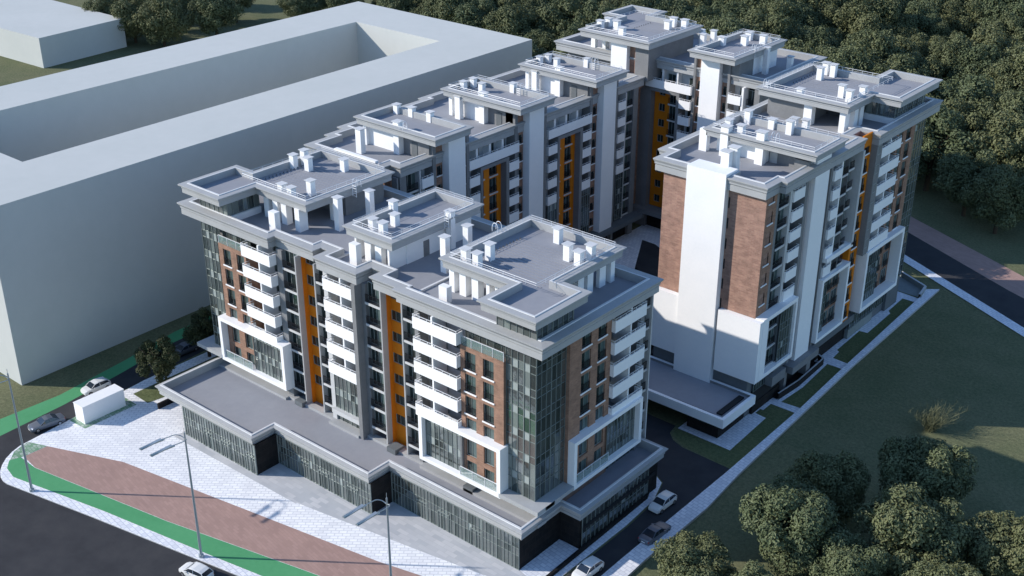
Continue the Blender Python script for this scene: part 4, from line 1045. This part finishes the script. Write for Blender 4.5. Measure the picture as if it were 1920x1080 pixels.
# ================================================================ TREES
def crown_mesh(seed, n_blob, leaves, leaf, flat=.8, name='crown', m='leaf'):
    rnd = random.Random(seed); mb = MB()
    blobs = []
    for i in range(n_blob):
        while True:
            p = Vector((rnd.uniform(-1, 1), rnd.uniform(-1, 1), rnd.uniform(-1, 1)))
            if .30 < p.length < 1: break
        p = p.normalized() * (.46 + .42 * rnd.random()); r = rnd.uniform(.14, .29)
        blobs.append((Vector((p.x, p.y, p.z * flat)), r))
    blobs.append((Vector((0, 0, 0)), .55))
    k = mb.mi(m)
    for (c_, r) in blobs:
        cnt = int(leaves * (r / .24) ** 2)
        if r > .5: cnt = int(cnt * .35)
        for j in range(cnt):
            d = Vector((rnd.gauss(0, 1), rnd.gauss(0, 1), rnd.gauss(0, 1) + .25)).normalized()
            p = c_ + d * r * rnd.uniform(.72, 1.18)
            nrm = (d + Vector((rnd.gauss(0, .35), rnd.gauss(0, .35), rnd.gauss(0, .35) + .25))).normalized()
            t1 = nrm.orthogonal().normalized(); t1 = Matrix.Rotation(rnd.uniform(0, 6.28), 3, nrm) @ t1; t2 = nrm.cross(t1)
            s_ = leaf * rnd.uniform(.6, 1.3); i0 = len(mb.v)
            mid = p + nrm * s_ * .18
            mb.v += [tuple(p - t1 * s_), tuple(mid - t2 * s_ * .55), tuple(p + t1 * s_ * 1.1 - nrm * s_ * .25), tuple(mid + t2 * s_ * .55)]
            mb.f.append((i0, i0 + 1, i0 + 2, i0 + 3)); mb.m.append(k)
    return mb.mesh(name)
def trunk_mesh(seed):
    rnd = random.Random(seed); mb = MB()
    mb.tube((0, 0, 0), (.02, 0, .45), .035, .028, 'bark', 8)
    for i in range(7):
        a_ = 6.28 * i / 7 + rnd.uniform(-.3, .3); z = rnd.uniform(.30, .5); r = rnd.uniform(.20, .38)
        mb.tube((.01, 0, z), (r * math.cos(a_), r * math.sin(a_), z + rnd.uniform(.2, .45)), .016, .005, 'bark', 5, False)
    return mb.mesh('trunk')
NEAR = [crown_mesh(100 + i, 84, 430, .036) for i in range(3)]
FAR = [crown_mesh(200 + i, 60, 330, .036) for i in range(5)]
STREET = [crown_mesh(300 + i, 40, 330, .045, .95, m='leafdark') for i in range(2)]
TR = [trunk_mesh(5 + i) for i in range(3)]
tcount = 0
def tree(x, y, r, label, group, protos=FAR, zc_=None, trunk_h=None):
    global tcount
    tcount += 1; rnd = random.Random(tcount)
    hgt = zc_ if zc_ else r * rnd.uniform(.98, 1.12)
    t = thing('tree', label, 'tree', (x, y, 0), rnd.uniform(0, 6.28), group)
    c_ = link('crown', protos[tcount % len(protos)], t, (0, 0, hgt)); c_.scale = (r, r * rnd.uniform(.92, 1.08), r * rnd.uniform(.95, 1.1))
    k = link('trunk', TR[tcount % 3], t); k.scale = (hgt * 1.6, hgt * 1.6, hgt * 1.7)
    return t
tree(18.6, 4.6, 4.4, 'broad leafy tree overhanging the access road at the bottom edge, leftmost of its clump', 'trees on the lower right meadow', NEAR)
tree(24.4, 15.6, 6.1, 'large sunlit tree left of centre in the lower right clump', 'trees on the lower right meadow', NEAR)
tree(22.8, 27.6, 5.0, 'dark rounded tree standing in full shade nearest the garden path', 'trees on the lower right meadow', NEAR)
tree(31.5, 36.0, 5.8, 'dark shaded tree just below the sunlit patch of meadow', 'trees on the lower right meadow', NEAR)
tree(35.4, 22.6, 6.0, 'sunlit tree right of centre in the lower right clump', 'trees on the lower right meadow', NEAR)
tree(32.2, 13.6, 4.9, 'small tree low between the two large sunlit ones', 'trees on the lower right meadow', NEAR)
tree(44.0, 28.8, 5.2, 'tall sunlit tree at the lower right corner', 'trees on the lower right meadow', NEAR)
tree(42.0, 17.0, 5.0, 'tree cut by the bottom edge below the corner tree', 'trees on the lower right meadow', NEAR)
tree(27.0, 4.0, 4.4, 'low tree cut by the bottom edge between the road tree and the large sunlit one', 'trees on the lower right meadow', NEAR)
tree(-64.4, -5.6, 3.4, 'dark street tree on the grass patch nearest the kiosk', 'street trees on the left pavement', STREET, 5.2)
tree(-66.9, 4.6, 3.4, 'dark street tree hidden half behind the front block', 'street trees on the left pavement', STREET, 5.0)
ORD = ('first second third fourth fifth sixth seventh eighth ninth tenth eleventh twelfth thirteenth fourteenth fifteenth sixteenth '
       'seventeenth eighteenth nineteenth twentieth').split() + ['twenty-' + w for w in 'first second third fourth fifth sixth seventh eighth ninth'.split()] + ['thirtieth']
def px_of(x, y):
    c_ = cam.matrix_world.inverted() @ Vector((x, y, 6))
    return -c_.x / c_.z, -c_.z
wood = []
def plant_wood(lst, where, group, depth=11.0):
    lst = [q + px_of(q[0], q[1]) for q in lst]
    rows = {}
    d0 = min(q[4] for q in lst)
    for q in lst: rows.setdefault(int((q[4] - d0) / depth), []).append(q)
    for n_, k in enumerate(sorted(rows)):
        for m_, q in enumerate(sorted(rows[k], key=lambda q: q[3])):
            tree(q[0], q[1], q[2], '%s tree from the left in the %s row of the wood %s' % (ORD[min(m_, 29)], ORD[n_], where), group)
back = []
rnd = random.Random(5)
for i in range(10):
    for j in range(6):
        x = -206 + i * 11.6 + rnd.uniform(-3, 3) + (j % 2) * 5; y = 158 + j * 11.5 + rnd.uniform(-2, 2)
        if x < -185 and y < 166: continue
        back.append((x, y, rnd.choice((5.8, 7.0, 8.0, 9.0))))
pts = []
nx, ny = .47, .883
for i in range(24):
    for j in range(10):
        s_ = -196 + i * 12.6 + rnd.uniform(-3.4, 3.4) + (j % 2) * 6; q_ = 13 + j * 11.2 + rnd.uniform(-3, 3)
        # s_ runs along the rear road, q_ away from it
        ox, oy = -10.9 + .883 * (s_ + 60), 125.2 - .47 * (s_ + 60)
        pts.append((ox + nx * q_, oy + ny * q_))
def visible(x, y, r):
    c_ = cam.matrix_world.inverted() @ Vector((x, y, 6)); d = -c_.z
    if d < 5: return False
    px = 960 + 37.3 + F_PX * c_.x / d; py = 540 + 10.6 - F_PX * c_.y / d; rr = r * F_PX / d
    return -rr < px < 1920 + rr and -rr * 1.1 < py < 1080 + rr
for (x, y) in pts:
    r = rnd.choice((5.6, 6.8, 7.6, 8.4, 9.4))
    if x < -128 and y < 150: continue
    if x < -70 and y < 118: continue
    if visible(x, y, r):
        (back if x < -95 else wood).append((x, y, r))
for (x, y, r) in [(-78, 112, 6), (-70, 118, 6.5), (-84, 122, 6.5), (-60, 122, 6.2), (-96, 116, 6.0), (-92, 132, 7), (-76, 131, 6.6), (-104, 126, 6.6), (-116, 122, 6), (-118, 138, 7), (-106, 142, 7)]:
    wood.append((x, y, r))
farleft = [(-231.6, 104.2, 6.8), (-244.1, 103.4, 6.4), (-222.4, 107.3, 7.4), (-215.0, 119.8, 7.6), (-241.2, 126.5, 7.4), (-228.8, 137.5, 6.6), (-210, 146, 6.2), (-199.3, 154.4, 6.3),
                  (-255, 118, 7), (-262, 134, 7), (-250, 145, 7), (-187, 163, 6.5), (-235, 119, 7), (-215, 158, 7)]
plant_wood(farleft, 'at the far left', 'trees behind the low plain block')
plant_wood(back, 'behind the plain block', 'wood behind the plain block')
plant_wood(wood, 'behind the rear wing', 'wood behind the rear wing')
tree(-9.5, 98.5, 6.6, 'added unseen tree shading the rear road, in the corner gap nearer the tower', 'unseen trees added to shade the rear road', FAR, 8.5)  # added out of view behind the tower to keep sun off the rear road
tree(-17.5, 97.5, 6.6, 'added unseen tree shading the rear road, in the corner gap nearer the wing', 'unseen trees added to shade the rear road', FAR, 8.5)  # second hidden tree, added to block the sun through the gap
def shrub(x, y, h, label, n=70, sp=.5):
    rnd = random.Random(int(x * 3 + y)); mb = MB()
    for i in range(n):
        a_ = rnd.uniform(0, 6.28); e = rnd.uniform(.1, sp) ; L_ = h * rnd.uniform(.5, 1)
        p0 = Vector((rnd.gauss(0, .3), rnd.gauss(0, .3), 0)); p1 = p0 + Vector((math.cos(a_) * L_ * e * .6, math.sin(a_) * L_ * e * .6, L_ * .55)); p2 = p1 + Vector((math.cos(a_ + rnd.uniform(-.6, .6)) * L_ * e * .7, math.sin(a_) * L_ * e * .7, L_ * .45))
        mb.tube(p0, p1, .018, .013, 'twig', 3, False); mb.tube(p1, p2, .013, .006, 'twig', 3, False)
        for q in range(2):
            p3 = p1.lerp(p2, rnd.random()); mb.tube(p3, p3 + Vector((rnd.uniform(-.6, .6), rnd.uniform(-.6, .6), rnd.uniform(.3, .9))), .02, .008, 'twig', 3, False)
    o = mb.obj('bare_shrub', None, (x, y, 0)); tag(o, label, 'shrub')
shrub(24.6, 55.2, 4.0, 'thin bare shrub alone on the meadow at the edge of the sunlit patch', 260, 1.0)
shrub(-8.5, 172, 9.0, 'thin bare shrub poking out of the wood on the right', 90, 1.1)
shrub(-150, 172, 9.0, 'thin bare shrub poking out of the wood behind the plain block', 70, 1.1)
